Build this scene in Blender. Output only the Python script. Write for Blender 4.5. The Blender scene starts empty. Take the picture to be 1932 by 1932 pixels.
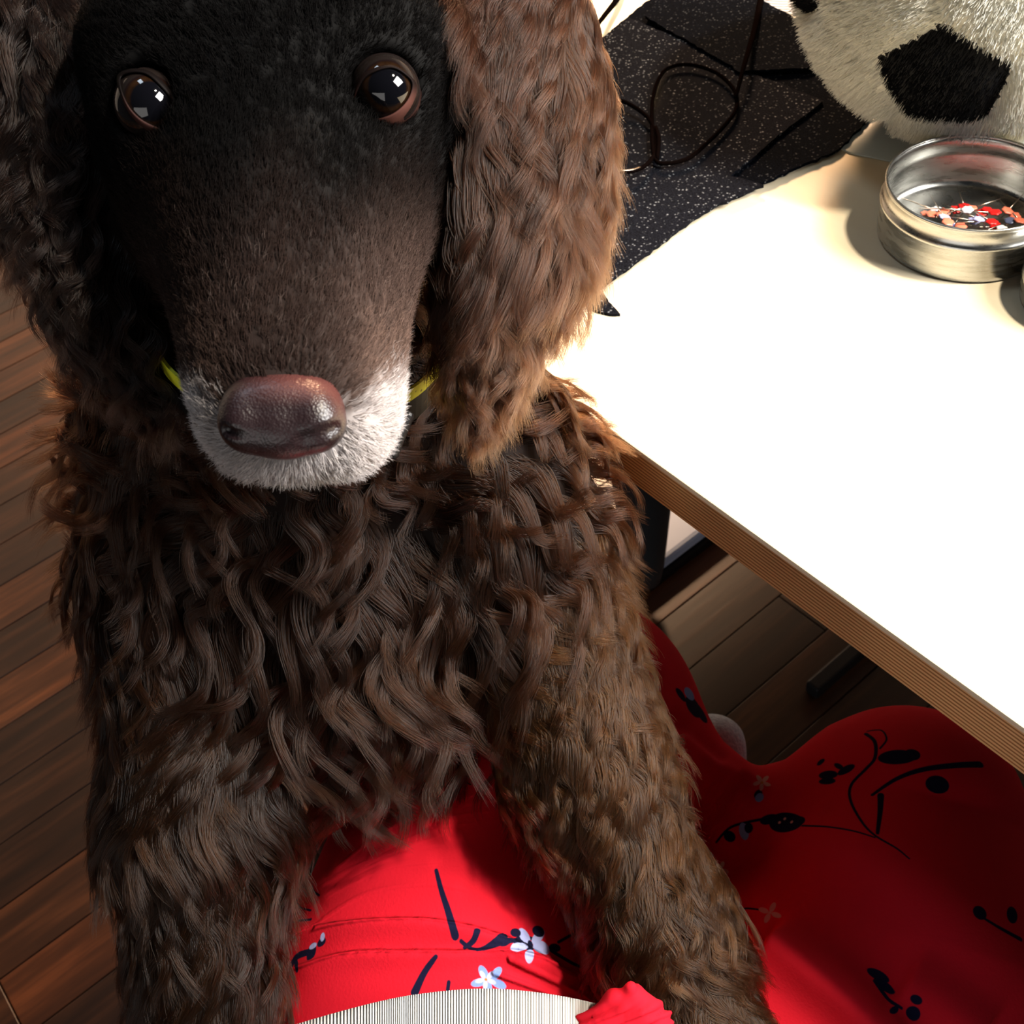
import bpy, bmesh, math, random
import numpy as np
from mathutils import Vector, Matrix, noise as mnoise
from mathutils.bvhtree import BVHTree

S = bpy.context.scene
COL = S.collection
rng = np.random.default_rng(7)
random.seed(7)

# ------------------------------------------------------------------ camera, exposure, light
F = 2160.0
gv = np.array([.097, .661, .744]); gv /= np.linalg.norm(gv)
xv = np.array([.636, .533, -.557]); xv -= gv * xv.dot(gv); xv /= np.linalg.norm(xv)
yv = -np.cross(gv, xv)
M = np.array([xv, yv, -gv])            # camera space (right, down, forward) -> world
CAM = np.array([0, 0, 1.14])
cd = bpy.data.cameras.new('camera'); cam = bpy.data.objects.new('camera', cd); COL.objects.link(cam)
cd.sensor_width = 36; cd.lens = 36 * F / 1932; cd.clip_start = .02; cd.clip_end = 50
R = Matrix([[M[i][0], -M[i][1], -M[i][2]] for i in range(3)]).to_4x4()
cam.matrix_world = Matrix.Translation(Vector(CAM)) @ R
cd.dof.use_dof = True; cd.dof.focus_distance = .44; cd.dof.aperture_fstop = 34
S.camera = cam
S.view_settings.view_transform = 'Standard'; S.view_settings.look = 'None'
S.view_settings.gamma = 1; S.view_settings.use_curve_mapping = False
S.view_settings.exposure = 0.0
S.cycles.max_bounces = 7; S.cycles.diffuse_bounces = 3; S.cycles.glossy_bounces = 4
S.cycles.transmission_bounces = 6; S.cycles.transparent_max_bounces = 12
S.cycles.sample_clamp_indirect = 3; S.cycles.caustics_reflective = False; S.cycles.caustics_refractive = False

w = bpy.data.worlds.new('world'); S.world = w; w.use_nodes = True
w.node_tree.nodes['Background'].inputs[0].default_value = (.75, .85, 1, 1)
w.node_tree.nodes['Background'].inputs[1].default_value = .022

def area(name, loc, target, sx, sy, power, color):
    l = bpy.data.lights.new(name, 'AREA'); l.shape = 'RECTANGLE'; l.size = sx; l.size_y = sy
    l.energy = power; l.color = color
    o = bpy.data.objects.new(name, l); COL.objects.link(o); o.location = loc
    o.rotation_euler = (Vector(target) - Vector(loc)).to_track_quat('-Z', 'Y').to_euler()
    return o
area('window_light', (1.1, 1.22, 2.0), (-.2, .2, .8), .9, .9, 112, (1, .97, .94))
area('ceiling_lamp', (.42, .98, 2.45), (-.2, .3, .7), .12, .12, 46, (1, .89, .73))
area('roof_light', (-.95, .2, 2.6), (-.3, .2, .8), .3, .4, 3.5, (.72, .86, 1))
area('fill_light', (.8, -1.8, .95), (-.1, .27, .7), 1.8, 1.2, 10, (1, .96, .92))  # unseen fill, added to brighten the plywood edge
area('hall_lamp', (-2.6, 2.2, 2.2), (-1.7, .2, 0), .5, .5, 210, (1, .62, .36))

# ------------------------------------------------------------------ helpers
def cp(px, py, d):                     # a point seen at a pixel, d metres deep, in camera space
    return np.array([(px - 966) / F * d, (py - 966) / F * d, d])
def to_world(P):
    return np.asarray(P) @ M.T + CAM
def to_cam(P):
    return (np.asarray(P) - CAM) @ M
def at_z(px, py, z):
    r = M @ np.array([(px - 966) / F, (py - 966) / F, 1.])
    return CAM + r * ((z - CAM[2]) / r[2])
TZ = .74

def empty(name, loc):
    o = bpy.data.objects.new(name, None); COL.objects.link(o); o.location = Vector(loc)
    o.empty_display_size = .05
    return o
def tag(o, label=None, cat=None, group=None, kind=None):
    if label: o['label'] = label
    if cat: o['category'] = cat
    if group: o['group'] = group
    if kind: o['kind'] = kind
    return o
def mesh_obj(name, verts, faces, mat, parent=None, smooth=True):
    me = bpy.data.meshes.new(name)
    verts = np.asarray(verts, dtype=float)
    if parent is not None:
        base = np.array(world_loc(parent)); verts = verts - base
    me.from_pydata(verts.tolist(), [], [list(map(int, f)) for f in faces])
    if smooth: me.polygons.foreach_set('use_smooth', [True] * len(me.polygons))
    me.materials.append(mat); me.update()
    o = bpy.data.objects.new(name, me); COL.objects.link(o)
    if parent is not None: o.parent = parent
    return o
def world_loc(o):
    v = Vector(o.location); p = o.parent
    while p: v = v + p.location; p = p.parent
    return v
def bm_obj(name, bm, mat, parent=None, smooth=False):
    me = bpy.data.meshes.new(name); bm.normal_update()
    if parent is not None: bmesh.ops.translate(bm, verts=bm.verts, vec=-world_loc(parent))
    bm.to_mesh(me); bm.free(); me.materials.append(mat)
    if smooth: me.polygons.foreach_set('use_smooth', [True] * len(me.polygons))
    o = bpy.data.objects.new(name, me); COL.objects.link(o)
    if parent is not None: o.parent = parent
    return o
def box(bm, lo, hi, bev=0.0):
    vs = [bm.verts.new((x, y, z)) for z in (lo[2], hi[2]) for y in (lo[1], hi[1]) for x in (lo[0], hi[0])]
    fs = [(0, 2, 3, 1), (4, 5, 7, 6), (0, 1, 5, 4), (2, 6, 7, 3), (0, 4, 6, 2), (1, 3, 7, 5)]
    faces = [bm.faces.new([vs[i] for i in f]) for f in fs]
    if bev > 0:
        es = {e for f in faces for e in f.edges}
        bmesh.ops.bevel(bm, geom=list(es), offset=bev, segments=2, affect='EDGES', profile=.5)
def catmull(pts, n, closed=False):
    P = np.asarray(pts, float); out = []
    k = len(P); seg = k if closed else k - 1
    for i in range(seg):
        if closed: a, b, c, d = P[(i-1) % k], P[i], P[(i+1) % k], P[(i+2) % k]
        else: a, b, c, d = P[max(i-1, 0)], P[i], P[i+1], P[min(i+2, k-1)]
        for j in range(n):
            t = j / n
            out.append(.5*((2*b) + (-a+c)*t + (2*a-5*b+4*c-d)*t*t + (-a+3*b-3*c+d)*t**3))
    if not closed: out.append(P[-1])
    return np.array(out)
def tube(pts, rad, sides=8, closed=False, flat=1.0):
    P = np.asarray(pts, float); n = len(P); V = []; Fc = []
    rad = np.full(n, rad) if np.isscalar(rad) else np.asarray(rad)
    up = np.array([0, 0, 1.])
    for i in range(n):
        t = (P[(i+1) % n] - P[i-1]) if closed else P[min(i+1, n-1)] - P[max(i-1, 0)]
        t /= (np.linalg.norm(t) + 1e-12)
        s = np.cross(t, up); s /= (np.linalg.norm(s) + 1e-9); u = np.cross(s, t)
        for j in range(sides):
            a = 2*math.pi*j/sides
            V.append(P[i] + rad[i]*(math.cos(a)*s + flat*math.sin(a)*u))
    for i in range(n if closed else n-1):
        for j in range(sides):
            a = i*sides + j; b = i*sides + (j+1) % sides
            c = ((i+1) % n)*sides + (j+1) % sides; d = ((i+1) % n)*sides + j
            Fc.append((a, b, c, d))
    if not closed:
        Fc.append(tuple(range(sides-1, -1, -1))); Fc.append(tuple((n-1)*sides + j for j in range(sides)))
    return np.array(V), Fc
def lathe(profile, c, seg=96, close=True):
    V = []; Fc = []; k = len(profile)
    for i in range(seg):
        a = 2*math.pi*i/seg
        for r, z in profile: V.append((c[0]+r*math.cos(a), c[1]+r*math.sin(a), c[2]+z))
    for i in range(seg):
        for j in range(k-1):
            a = i*k+j; b = ((i+1) % seg)*k+j
            Fc.append((a, b, b+1, a+1))
    return np.array(V), Fc

# ------------------------------------------------------------------ materials
def mat(name, color=(.5, .5, .5), rough=.5, metal=0, **kw):
    m = bpy.data.materials.new(name); m.use_nodes = True
    b = m.node_tree.nodes['Principled BSDF']
    b.inputs['Base Color'].default_value = (*color, 1); b.inputs['Roughness'].default_value = rough
    b.inputs['Metallic'].default_value = metal
    for k, v in kw.items(): b.inputs[k.replace('_', ' ')].default_value = v
    return m, m.node_tree.nodes, m.node_tree.links, b
def ramp(N, stops):
    r = N.new('ShaderNodeValToRGB'); e = r.color_ramp.elements
    while len(e) < len(stops): e.new(.5)
    for i, (p, c) in enumerate(stops): e[i].position = p; e[i].color = (*c, 1)
    return r
def texmap(N, L, scale=(1, 1, 1), coord='Object', loc=(0, 0, 0)):
    t = N.new('ShaderNodeTexCoord'); mp = N.new('ShaderNodeMapping')
    mp.inputs['Scale'].default_value = scale; mp.inputs['Location'].default_value = loc
    L.new(t.outputs[coord], mp.inputs['Vector']); return mp
def noise(N, L, vec, scale, detail=4, rough=.5):
    n = N.new('ShaderNodeTexNoise'); n.inputs['Scale'].default_value = scale
    n.inputs['Detail'].default_value = detail; n.inputs['Roughness'].default_value = rough
    if vec is not None: L.new(vec, n.inputs['Vector'])
    return n
def bump(N, L, h, strength, dist, b):
    bp = N.new('ShaderNodeBump'); bp.inputs['Strength'].default_value = strength
    bp.inputs['Distance'].default_value = dist
    L.new(h, bp.inputs['Height']); L.new(bp.outputs[0], b.inputs['Normal']); return bp

# floor boards
m_plank, N, L, B = mat('floor_board_wood', rough=.38)
oi = N.new('ShaderNodeObjectInfo')
mp = texmap(N, L, (1, .07, 1))
add = N.new('ShaderNodeVectorMath'); add.operation = 'ADD'
mul = N.new('ShaderNodeVectorMath'); mul.operation = 'SCALE'; mul.inputs[0].default_value = (3, 7, 5)
L.new(oi.outputs['Random'], mul.inputs['Scale']); L.new(mp.outputs[0], add.inputs[0]); L.new(mul.outputs[0], add.inputs[1])
n1 = noise(N, L, add.outputs[0], 60, 6, .62)
r1 = ramp(N, [(.25, (.009, .0045, .0028)), (.5, (.029, .0135, .0068)), (.78, (.085, .039, .019))]); L.new(n1.outputs[0], r1.inputs[0])
r2 = ramp(N, [(0, (.45, .38, .36)), (.45, (.85, .75, .7)), (.8, (1.35, 1.1, .9)), (1, (2.3, 1.65, 1.2))]); L.new(oi.outputs['Random'], r2.inputs[0])
mx = N.new('ShaderNodeMix'); mx.data_type = 'RGBA'; mx.blend_type = 'MULTIPLY'; mx.inputs[0].default_value = 1
L.new(r1.outputs[0], mx.inputs[6]); L.new(r2.outputs[0], mx.inputs[7]); L.new(mx.outputs[2], B.inputs['Base Color'])
bump(N, L, n1.outputs[0], .25, .001, B)
m_subfloor = mat('subfloor_dark', (.01, .006, .004), .8)[0]

# tabletop
m_table, N, L, B = mat('birch_veneer', rough=.42)
mp = texmap(N, L, (.25, 3, 1)); n1 = noise(N, L, mp.outputs[0], 14, 5, .6)
r1 = ramp(N, [(.3, (.82, .69, .47)), (.7, (.88, .77, .56))]); L.new(n1.outputs[0], r1.inputs[0]); L.new(r1.outputs[0], B.inputs['Base Color'])
m_ply, N, L, B = mat('plywood_edge', rough=.55)
mp = texmap(N, L, (.6, 1, 430), loc=(0, 0, 0)); wv = N.new('ShaderNodeTexWave'); wv.bands_direction = 'Z'
wv.inputs['Scale'].default_value = .32; wv.inputs['Distortion'].default_value = .5; wv.inputs['Detail'].default_value = 1
L.new(mp.outputs[0], wv.inputs['Vector'])
r1 = ramp(N, [(.1, (.30, .13, .04)), (.45, (.66, .38, .15)), (.9, (.78, .5, .24))]); L.new(wv.outputs[0], r1.inputs[0])
mp2 = texmap(N, L, (1, 1, 1)); n2 = noise(N, L, mp2.outputs[0], 9, 2)
r2 = ramp(N, [(.35, (.62, .55, .5)), (.65, (1.1, 1.1, 1.05))]); L.new(n2.outputs[0], r2.inputs[0])
mx = N.new('ShaderNodeMix'); mx.data_type = 'RGBA'; mx.blend_type = 'MULTIPLY'; mx.inputs[0].default_value = 1
L.new(r1.outputs[0], mx.inputs[6]); L.new(r2.outputs[0], mx.inputs[7]); L.new(mx.outputs[2], B.inputs['Base Color'])
bump(N, L, wv.outputs[0], .3, .0004, B)

# charcoal felt
def felt(name, base, spec):
    m, N, L, B = mat(name, rough=1.0); B.inputs['Specular IOR Level'].default_value = .02
    mp = texmap(N, L); n = noise(N, L, mp.outputs[0], 900, 3, .7)
    r = ramp(N, [(.3, tuple(c*.35 for c in base)), (.7, tuple(c*1.7 for c in base))]); L.new(n.outputs[0], r.inputs[0])
    v = N.new('ShaderNodeTexVoronoi'); v.inputs['Scale'].default_value = 420; L.new(mp.outputs[0], v.inputs['Vector'])
    s = ramp(N, [(0, (1, 1, 1)), (.34, (0, 0, 0))]); L.new(v.outputs['Distance'], s.inputs[0])
    n2 = noise(N, L, mp.outputs[0], 300, 2); s2 = ramp(N, [(.44, (0, 0, 0)), (.60, (spec, spec, spec))]); L.new(n2.outputs[0], s2.inputs[0])
    mm = N.new('ShaderNodeMath'); mm.operation = 'MULTIPLY'; L.new(s.outputs[0], mm.inputs[0]); L.new(s2.outputs[0], mm.inputs[1])
    mx = N.new('ShaderNodeMix'); mx.data_type = 'RGBA'; L.new(mm.outputs[0], mx.inputs[0])
    L.new(r.outputs[0], mx.inputs[6]); mx.inputs[7].default_value = (.45, .47, .5, 1); L.new(mx.outputs[2], B.inputs['Base Color'])
    bump(N, L, n.outputs[0], .8, .0008, B)
    return m
m_feltA = felt('charcoal_felt', (.0075, .0080, .0110), .8)
m_feltB = felt('black_felt', (.0022, .0030, .0052), .25)

m_tin, N, L, B = mat('brushed_tin', (.46, .455, .42), .27, 1)
mp = texmap(N, L, (1, 1, 6)); n1 = noise(N, L, mp.outputs[0], 55, 5, .6)
r1 = ramp(N, [(.3, (.40, .395, .36)), (.6, (.55, .545, .51))]); L.new(n1.outputs[0], r1.inputs[0]); L.new(r1.outputs[0], B.inputs['Base Color'])
r2 = ramp(N, [(.3, (.2,)*3), (.7, (.36,)*3)]); L.new(n1.outputs[0], r2.inputs[0]); L.new(r2.outputs[0], B.inputs['Roughness'])
m_shaft = mat('steel_pin', (.6, .5, .4), .25, 1)[0]
PINC = {'red': (.75, .012, .01), 'coral': (.85, .2, .11), 'lilac': (.5, .5, .78), 'blue': (.12, .2, .55), 'white': (.8, .78, .76), 'slate': (.1, .12, .2)}
m_pin = {k: mat('pin_' + k, c, .35)[0] for k, c in PINC.items()}
m_plushw = mat('white_plush_cloth', (.62, .62, .55), .95)[0]
m_plushb = mat('black_plush_cloth', (.003, .003, .004), .95)[0]
m_sheet = mat('pale_plastic', (.62, .68, .62), .4)[0]
m_black = mat('black_plastic', (.008, .007, .007), .4, Specular_IOR_Level=.2)[0]
m_frame = mat('dark_tortoise_frame', (.0035, .002, .0018), .6, Specular_IOR_Level=.0)[0]
m_blackmetal = mat('dark_metal', (.03, .032, .036), .35, .6)[0]
m_gold = mat('bronze_wire', (.5, .42, .33), .25, 1)[0]
m_binm = mat('dark_grey_bin', (.035, .045, .052), .5)[0]
m_pale = mat('pale_blue_grey', (.62, .74, 1.0), .6)[0]
m_wall = mat('wall_paint', (.5, .48, .45), .9)[0]
m_glass, N, L, B = mat('lens_glass'); tb = N.new('ShaderNodeBsdfTransparent'); gb = N.new('ShaderNodeBsdfGlossy'); gb.inputs['Roughness'].default_value = .03
ms_ = N.new('ShaderNodeMixShader'); ms_.inputs[0].default_value = .004; tb.inputs[0].default_value = (.95, .95, .95, 1); L.new(tb.outputs[0], ms_.inputs[1]); L.new(gb.outputs[0], ms_.inputs[2]); L.new(ms_.outputs[0], N['Material Output'].inputs[0])
m_white, N, L, B = mat('ribbed_white_knit', (.66, .63, .6), .9)
mp = texmap(N, L, coord='UV'); wv = N.new('ShaderNodeTexWave'); wv.inputs['Scale'].default_value = 1; wv.bands_direction = 'X'
L.new(mp.outputs[0], wv.inputs['Vector']); bump(N, L, wv.outputs[0], .8, .0012, B)
r1 = ramp(N, [(0, (.58, .54, .50)), (.5, (.74, .71, .67))]); L.new(wv.outputs[0], r1.inputs[0]); L.new(r1.outputs[0], B.inputs['Base Color'])
m_paper, N, L, B = mat('ringed_paper', rough=.8)
mp = texmap(N, L); wv = N.new('ShaderNodeTexWave'); wv.wave_type = 'RINGS'; wv.rings_direction = 'Z'
wv.inputs['Scale'].default_value = 78; wv.inputs['Distortion'].default_value = .6; L.new(mp.outputs[0], wv.inputs['Vector'])
r1 = ramp(N, [(0, (.06, .06, .07)), (.12, (.1, .1, .1)), (.2, (.7, .66, .66))]); L.new(wv.outputs[0], r1.inputs[0]); L.new(r1.outputs[0], B.inputs['Base Color'])
m_sock, N, L, B = mat('grey_sock_knit', (.5, .6, .75), .95)
mp = texmap(N, L); n1 = noise(N, L, mp.outputs[0], 500, 2); bump(N, L, n1.outputs[0], .7, .001, B)
r1 = ramp(N, [(.3, (.42, .52, .68)), (.7, (.7, .8, .95))]); L.new(n1.outputs[0], r1.inputs[0]); L.new(r1.outputs[0], B.inputs['Base Color'])

# ------------------------------------------------------------------ floor
floor = bm_obj('floor', (lambda b: (box(b, (-3.6, -2.2, -.03), (1.6, 2.8, -.016)), b)[1])(bmesh.new()), m_subfloor)
tag(floor, kind='structure')
bwid = .0721; prng = random.Random(3)
meshes = []
for L_ in (.55, .8, 1.1):
    bm = bmesh.new(); box(bm, (-bwid/2+.0006, 0, -.016), (bwid/2-.0006, L_-.0012, 0), .0009)
    me = bpy.data.meshes.new('plank'); bm.to_mesh(me); bm.free(); me.materials.append(m_plank); meshes.append((L_, me))
x = -.4085; i = 0
xs = []
k0 = int((-3.3+.4085)/bwid) - 1
for k in range(k0, 12):
    xc = -.4085 + k*bwid
    y = -1.1 - prng.random()*.7
    while y < 1.7:
        L_, me = prng.choice(meshes)
        if y + L_ > -.95:
            o = bpy.data.objects.new('plank', me); o.parent = floor; COL.objects.link(o); o.location = (xc, y, -prng.random()*.0004)
        y += L_
wl = bm_obj('wall_back', (lambda b: (box(b, (-3.6, 2.8, -.03), (1.6, 2.9, 2.6)), b)[1])(bmesh.new()), m_wall); tag(wl, kind='structure')
wl = bm_obj('wall_left', (lambda b: (box(b, (-3.7, -2.2, -.03), (-3.6, 2.9, 2.6)), b)[1])(bmesh.new()), m_wall); tag(wl, kind='structure')

# ------------------------------------------------------------------ table
TY = .2665; TX0 = -1.25; TX1 = .75; TY1 = 1.35; TH = .0277  # unseen left and far ends lengthened to shade the floor underneath
table = empty('table', (0, .6, 0))
tag(table, 'pale birch table with a layered plywood edge, beside the dog', 'table')
bm = bmesh.new(); box(bm, (TX0, TY+.0015, TZ-.0035), (TX1, TY1, TZ), .0009); bm_obj('tabletop', bm, m_table, table)
bm = bmesh.new(); box(bm, (TX0+.001, TY+.002, TZ-TH), (TX1-.001, TY1-.001, TZ-.0034), .0006); bm_obj('plywood_core', bm, m_ply, table)
for xx in (-.398, .6):
    bm = bmesh.new(); box(bm, (xx-.012, 1.02, .02), (xx+.012, 1.06, TZ-TH), .003); bm_obj('leg', bm, m_blackmetal, table)
    bm = bmesh.new(); box(bm, (xx-.009, .63, 0), (xx+.009, 1.12, .02), .003); bm_obj('foot_bar', bm, m_blackmetal, table)

# ------------------------------------------------------------------ felt sheets, paper
def sheet(name, pxs, z0, th, m, label, cat, group=None, rag=.0009, step=.004, parent=None, origin=None):
    P = np.array([at_z(x, y, z0 + th)[:2] for x, y in pxs])
    out = []
    for i in range(len(P)):
        a, b = P[i], P[(i+1) % len(P)]; n = max(1, int(np.linalg.norm(b-a)/step))
        for j in range(n):
            q = a + (b-a)*j/n
            if rag: q = q + (np.array(mnoise.noise_vector(Vector((q[0]*260, q[1]*260, z0*50)))[:2]))*rag*1.6 + rng.normal(0, rag*.35, 2)
            out.append(q)
    bm = bmesh.new()
    og = np.array(origin if origin is not None else [*P.mean(0), z0])
    vs = [bm.verts.new((q[0]-og[0], q[1]-og[1], z0-og[2])) for q in out]
    f = bm.faces.new(vs); bm.normal_update()
    if f.normal.z < 0: f.normal_flip()
    r = bmesh.ops.extrude_face_region(bm, geom=[f])
    up = [e for e in r['geom'] if isinstance(e, bmesh.types.BMVert)]
    bmesh.ops.translate(bm, verts=up, vec=(0, 0, th))
    bmesh.ops.recalc_face_normals(bm, faces=bm.faces)
    bmesh.ops.triangulate(bm, faces=[f for f in bm.faces if len(f.verts) > 4])
    o = bm_obj(name, bm, m); o.location = og
    tag(o, label, cat, group); return o
sheet('felt_sheet', [(1150, 60), (1240, -14), (1262, -30), (1330, -58), (1437, 0), (1521, 44), (1600, 150), (1645, 217), (1581, 283), (1511, 312), (1440, 345), (1381, 373), (1300, 360), (1200, 200)],
      TZ+.0014, .0020, m_feltB, 'black felt sheet lowest in the pile, its corner pointing at the plush ball', 'fabric', 'dark felt pieces on the table')
sheet('felt_sheet', [(1185, 32), (1232, 52), (1320, 88), (1400, 132), (1480, 160), (1553, 190), (1470, 255), (1381, 330), (1440, 348), (1381, 373), (1326, 400), (1226, 475), (1161, 521), (1126, 546), (1086, 566), (1060, 552), (1003, 534), (960, 500), (1000, 380), (1080, 180), (1132, 76)],
      TZ+.0035, .0020, m_feltA, 'large speckled charcoal felt sheet lying under the eyeglasses', 'fabric', 'dark felt pieces on the table')
sheet('felt_strip', [(1215, 30), (1262, -30), (1330, -58), (1437, 0), (1521, 44), (1545, 120), (1520, 128), (1395, 134), (1310, 84)],
      TZ+.0056, .0020, m_feltB, 'narrow black felt strip across the upper end of the felt pile', 'fabric', 'dark felt pieces on the table')
sheet('felt_scrap', [(1083, 556), (1128, 542), (1170, 593), (1150, 592), (1124, 585), (1108, 574)],
      TZ, .0018, m_feltA, 'tiny pointed charcoal felt scrap poking out below the felt sheet', 'fabric', 'dark felt pieces on the table', rag=.0004, step=.002)
po = at_z(1487, -42, TZ)
sheet('paper', [(1330, -40), (1420, -160), (1640, -120), (1600, 60), (1530, 42)], TZ, .0004, m_paper,
      'white paper with thin black rings behind the plush ball', 'paper', rag=0, origin=[po[0], po[1], TZ])

# ------------------------------------------------------------------ eyeglasses
gl = empty('eyeglasses', at_z(1238, 290, TZ+.0056))
tag(gl, 'dark thin-rimmed eyeglasses lying open on the charcoal felt', 'glasses')
gz = TZ+.0056
l2 = [(1236, 300), (1262, 308), (1300, 298), (1332, 272), (1366, 238), (1389, 205), (1385, 170), (1352, 138), (1300, 122), (1256, 132), (1234, 175), (1230, 240)]
l1 = [(1238, 262), (1232, 296), (1208, 318), (1172, 324), (1130, 312), (1090, 284), (1072, 240), (1082, 200), (1120, 184), (1172, 190), (1214, 214), (1232, 238)]
def gpts(pp, lift): return catmull([at_z(x, y, gz+lift+(max(0, (1238-x)/150*.009) if pp is l1 else 0)) for x, y in pp], 8, True)
for pp, lm in ((l2, m_black), (l1, m_blackmetal)):
    G = gpts(pp, .0035)
    v, f = tube(G, .0013, 8, True); rim = mesh_obj('rim', v, f, m_frame, gl)
    if pp is l1:
        k = [i for i in range(len(G)) if 16 <= i <= 44]
        v, f = tube(G[k] + np.array([0, 0, .0006]), .0008, 6); mesh_obj('rim_wire', v, f, m_gold, gl)
    c = G.mean(0); n = len(G); V = []; Fc = []
    for s, dz in ((1, .0007), (-1, -.0007)):
        V += [c + (q-c)*.5 + np.array([0, 0, dz]) for q in G]; V += [q + np.array([0, 0, dz]) for q in G]; V.append(c + np.array([0, 0, dz]))
    o2 = 2*n+1
    for i in range(n):
        j = (i+1) % n
        Fc += [(i, j, n+j, n+i), (2*n, j, i), (o2+j, o2+i, o2+n+i, o2+n+j), (o2+2*n, o2+i, o2+j), (n+i, n+j, o2+n+j, o2+n+i)]
    mesh_obj('lens', V, Fc, m_glass, gl, smooth=False)
v, f = tube(catmull([at_z(1237, 240, gz+.004), at_z(1243, 262, gz+.006), at_z(1240, 300, gz+.004)], 6), .0013, 8); mesh_obj('bridge', v, f, m_frame, gl)
for a in ([(1082, 205, .006), (1090, 140, .012), (1112, 70, .008), (1140, 30, .005), (1162, 2, .002), (1172, -20, .001)],
          [(1388, 185, .006), (1405, 120, .011), (1425, 50, .008), (1440, -20, .004), (1452, -60, .002)]):
    P = catmull([at_z(x, y, (gz if y > 60 else gz-.003)+dz) for x, y, dz in a], 8)
    v, f = tube(P, np.linspace(.0011, .0030, len(P)), 8, flat=.6); mesh_obj('temple', v, f, m_frame, gl)

# ------------------------------------------------------------------ tin with pins
def tin(px, py, rad, h, label):
    c = at_z(px, py, TZ); e = empty('round_tin', c)
    tag(e, label, 'tin')
    r = rad
    prof = [(0, .0004), (r-.004, .0004), (r-.0022, .0002), (r-.0008, .0012), (r-.0004, .004), (r-.0004, h*.60), (r+.0004, h*.63), (r+.0006, h*.66), (r-.0002, h*.70),
            (r-.0014, h*.74), (r-.0014, h*.93), (r-.0008, h*.975), (r-.0012, h), (r-.0022, h*.99), (r-.0026, h*.93), (r-.0026, h*.76), (r-.0012, h*.68), (r-.0018, h*.62),
            (r-.0018, .006), (r-.003, .0024), (r-.006, .0016), (0, .0016)]
    v, f = lathe(prof, c, 128); mesh_obj('body', v, f, m_tin, e)
    a = np.linspace(0, 2*math.pi, 96, endpoint=False)
    v, f = tube(np.stack([c[0]+(r-.0016)*np.cos(a), c[1]+(r-.0016)*np.sin(a), np.full(96, c[2]+h)], 1), .0009, 8, True); mesh_obj('rolled_rim', v, f, m_tin, e)
    return e, c
TR = .0475
tn, tc = tin(1817, 439, TR, .033, 'open round silver tin holding coloured flat pins')
tin(2058, 566, .036, .02, 'small silver tin cut by the picture edge below the open tin')
pins = [(1748, 400, 'coral', .2), (1765, 396, 'white', .5), (1757, 408, 'coral', .9), (1775, 414, 'coral', 1.8), (1779, 421, 'lilac', 2.2), (1795, 424, 'blue', 2.9), (1802, 396, 'red', .1),
        (1818, 393, 'red', .6), (1830, 400, 'coral', 1.1), (1822, 407, 'white', .4), (1838, 412, 'lilac', 2.0), (1852, 402, 'red', 2.6), (1862, 400, 'red', 3.0), (1845, 421, 'lilac', 3.5),
        (1874, 412, 'red', 3.9), (1880, 424, 'red', 4.3), (1812, 427, 'coral', 5.1), (1905, 420, 'slate', 5.6), (1898, 405, 'coral', .3), (1868, 430, 'red', 1.0), (1915, 404, 'coral', 2.7),
        (1890, 432, 'white', 3.3), (1780, 404, 'coral', 4.1), (1922, 424, 'coral', 4.9), (1785, 430, 'coral', 5.5)]
def make_pin(c, col):
    e = empty('flat_head_pin', (0, 0, 0)); prof = []
    V = []; Fc = []; n = 24
    for k, (rr, zz) in enumerate(((0, .0011), (.0022, .0011), (.0031, .0008), (.0033, .0004), (.0030, 0), (0, -.0001))):
        for i in range(n):
            a = 2*math.pi*i/n; q = rr*(1+.10*math.cos(6*a) if rr > .002 else 1)
            V.append((q*math.cos(a), q*math.sin(a), zz))
    for k in range(5):
        for i in range(n): Fc.append((k*n+i, k*n+(i+1) % n, (k+1)*n+(i+1) % n, (k+1)*n+i))
    mesh_obj('pin_head', V, Fc, m_pin[col], e)
    v, f = tube(np.array([[.002, 0, .0002], [.014, 0, .0004], [.026, 0, .0003]]), np.array([.00045, .0004, .00012]), 6); mesh_obj('shaft', v, f, m_shaft, e)
    return e
prot = {}; seen = {}
for i, (x, y, c, a) in enumerate(pins):
    q = at_z(x, y + 2, TZ + .006)
    d = q[:2]-tc[:2]; dl = np.linalg.norm(d)
    lim = TR-.008
    if dl > lim: q[:2] = tc[:2] + d/dl*lim
    z = TZ + .0050 + .0013*(i % 5)
    # shafts point back into the pile
    back = math.atan2(tc[1]-q[1], tc[0]-q[0]) + (random.random()-.5)*1.2
    if c not in prot: o = make_pin(None, c); prot[c] = o
    else:
        s = prot[c]; o = s.copy(); COL.objects.link(o)
        for ch in s.children:
            cc = ch.copy(); COL.objects.link(cc); cc.parent = o
    o.location = (q[0], q[1], z); o.rotation_euler = (random.uniform(-.25, .25), random.uniform(.06, .14), random.uniform(0, 6.28))
    allp = sorted(p[0]+p[1]*.001 for p in pins if p[2] == c); rk = allp.index(x+y*.001); nn = len(allp)
    ords = ['leftmost', 'second', 'third', 'fourth', 'fifth', 'sixth', 'seventh', 'eighth', 'ninth', 'tenth']
    how = '' if nn == 1 else (', leftmost of the %s ones' % c if rk == 0 else ', rightmost of the %s ones' % c if rk == nn-1 else ', %s from the left among the %s ones' % (ords[rk], c))
    tag(o, '%s flat-headed pin in the open tin%s' % (c, how), 'pin', 'flat-headed pins in the open tin')

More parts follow.
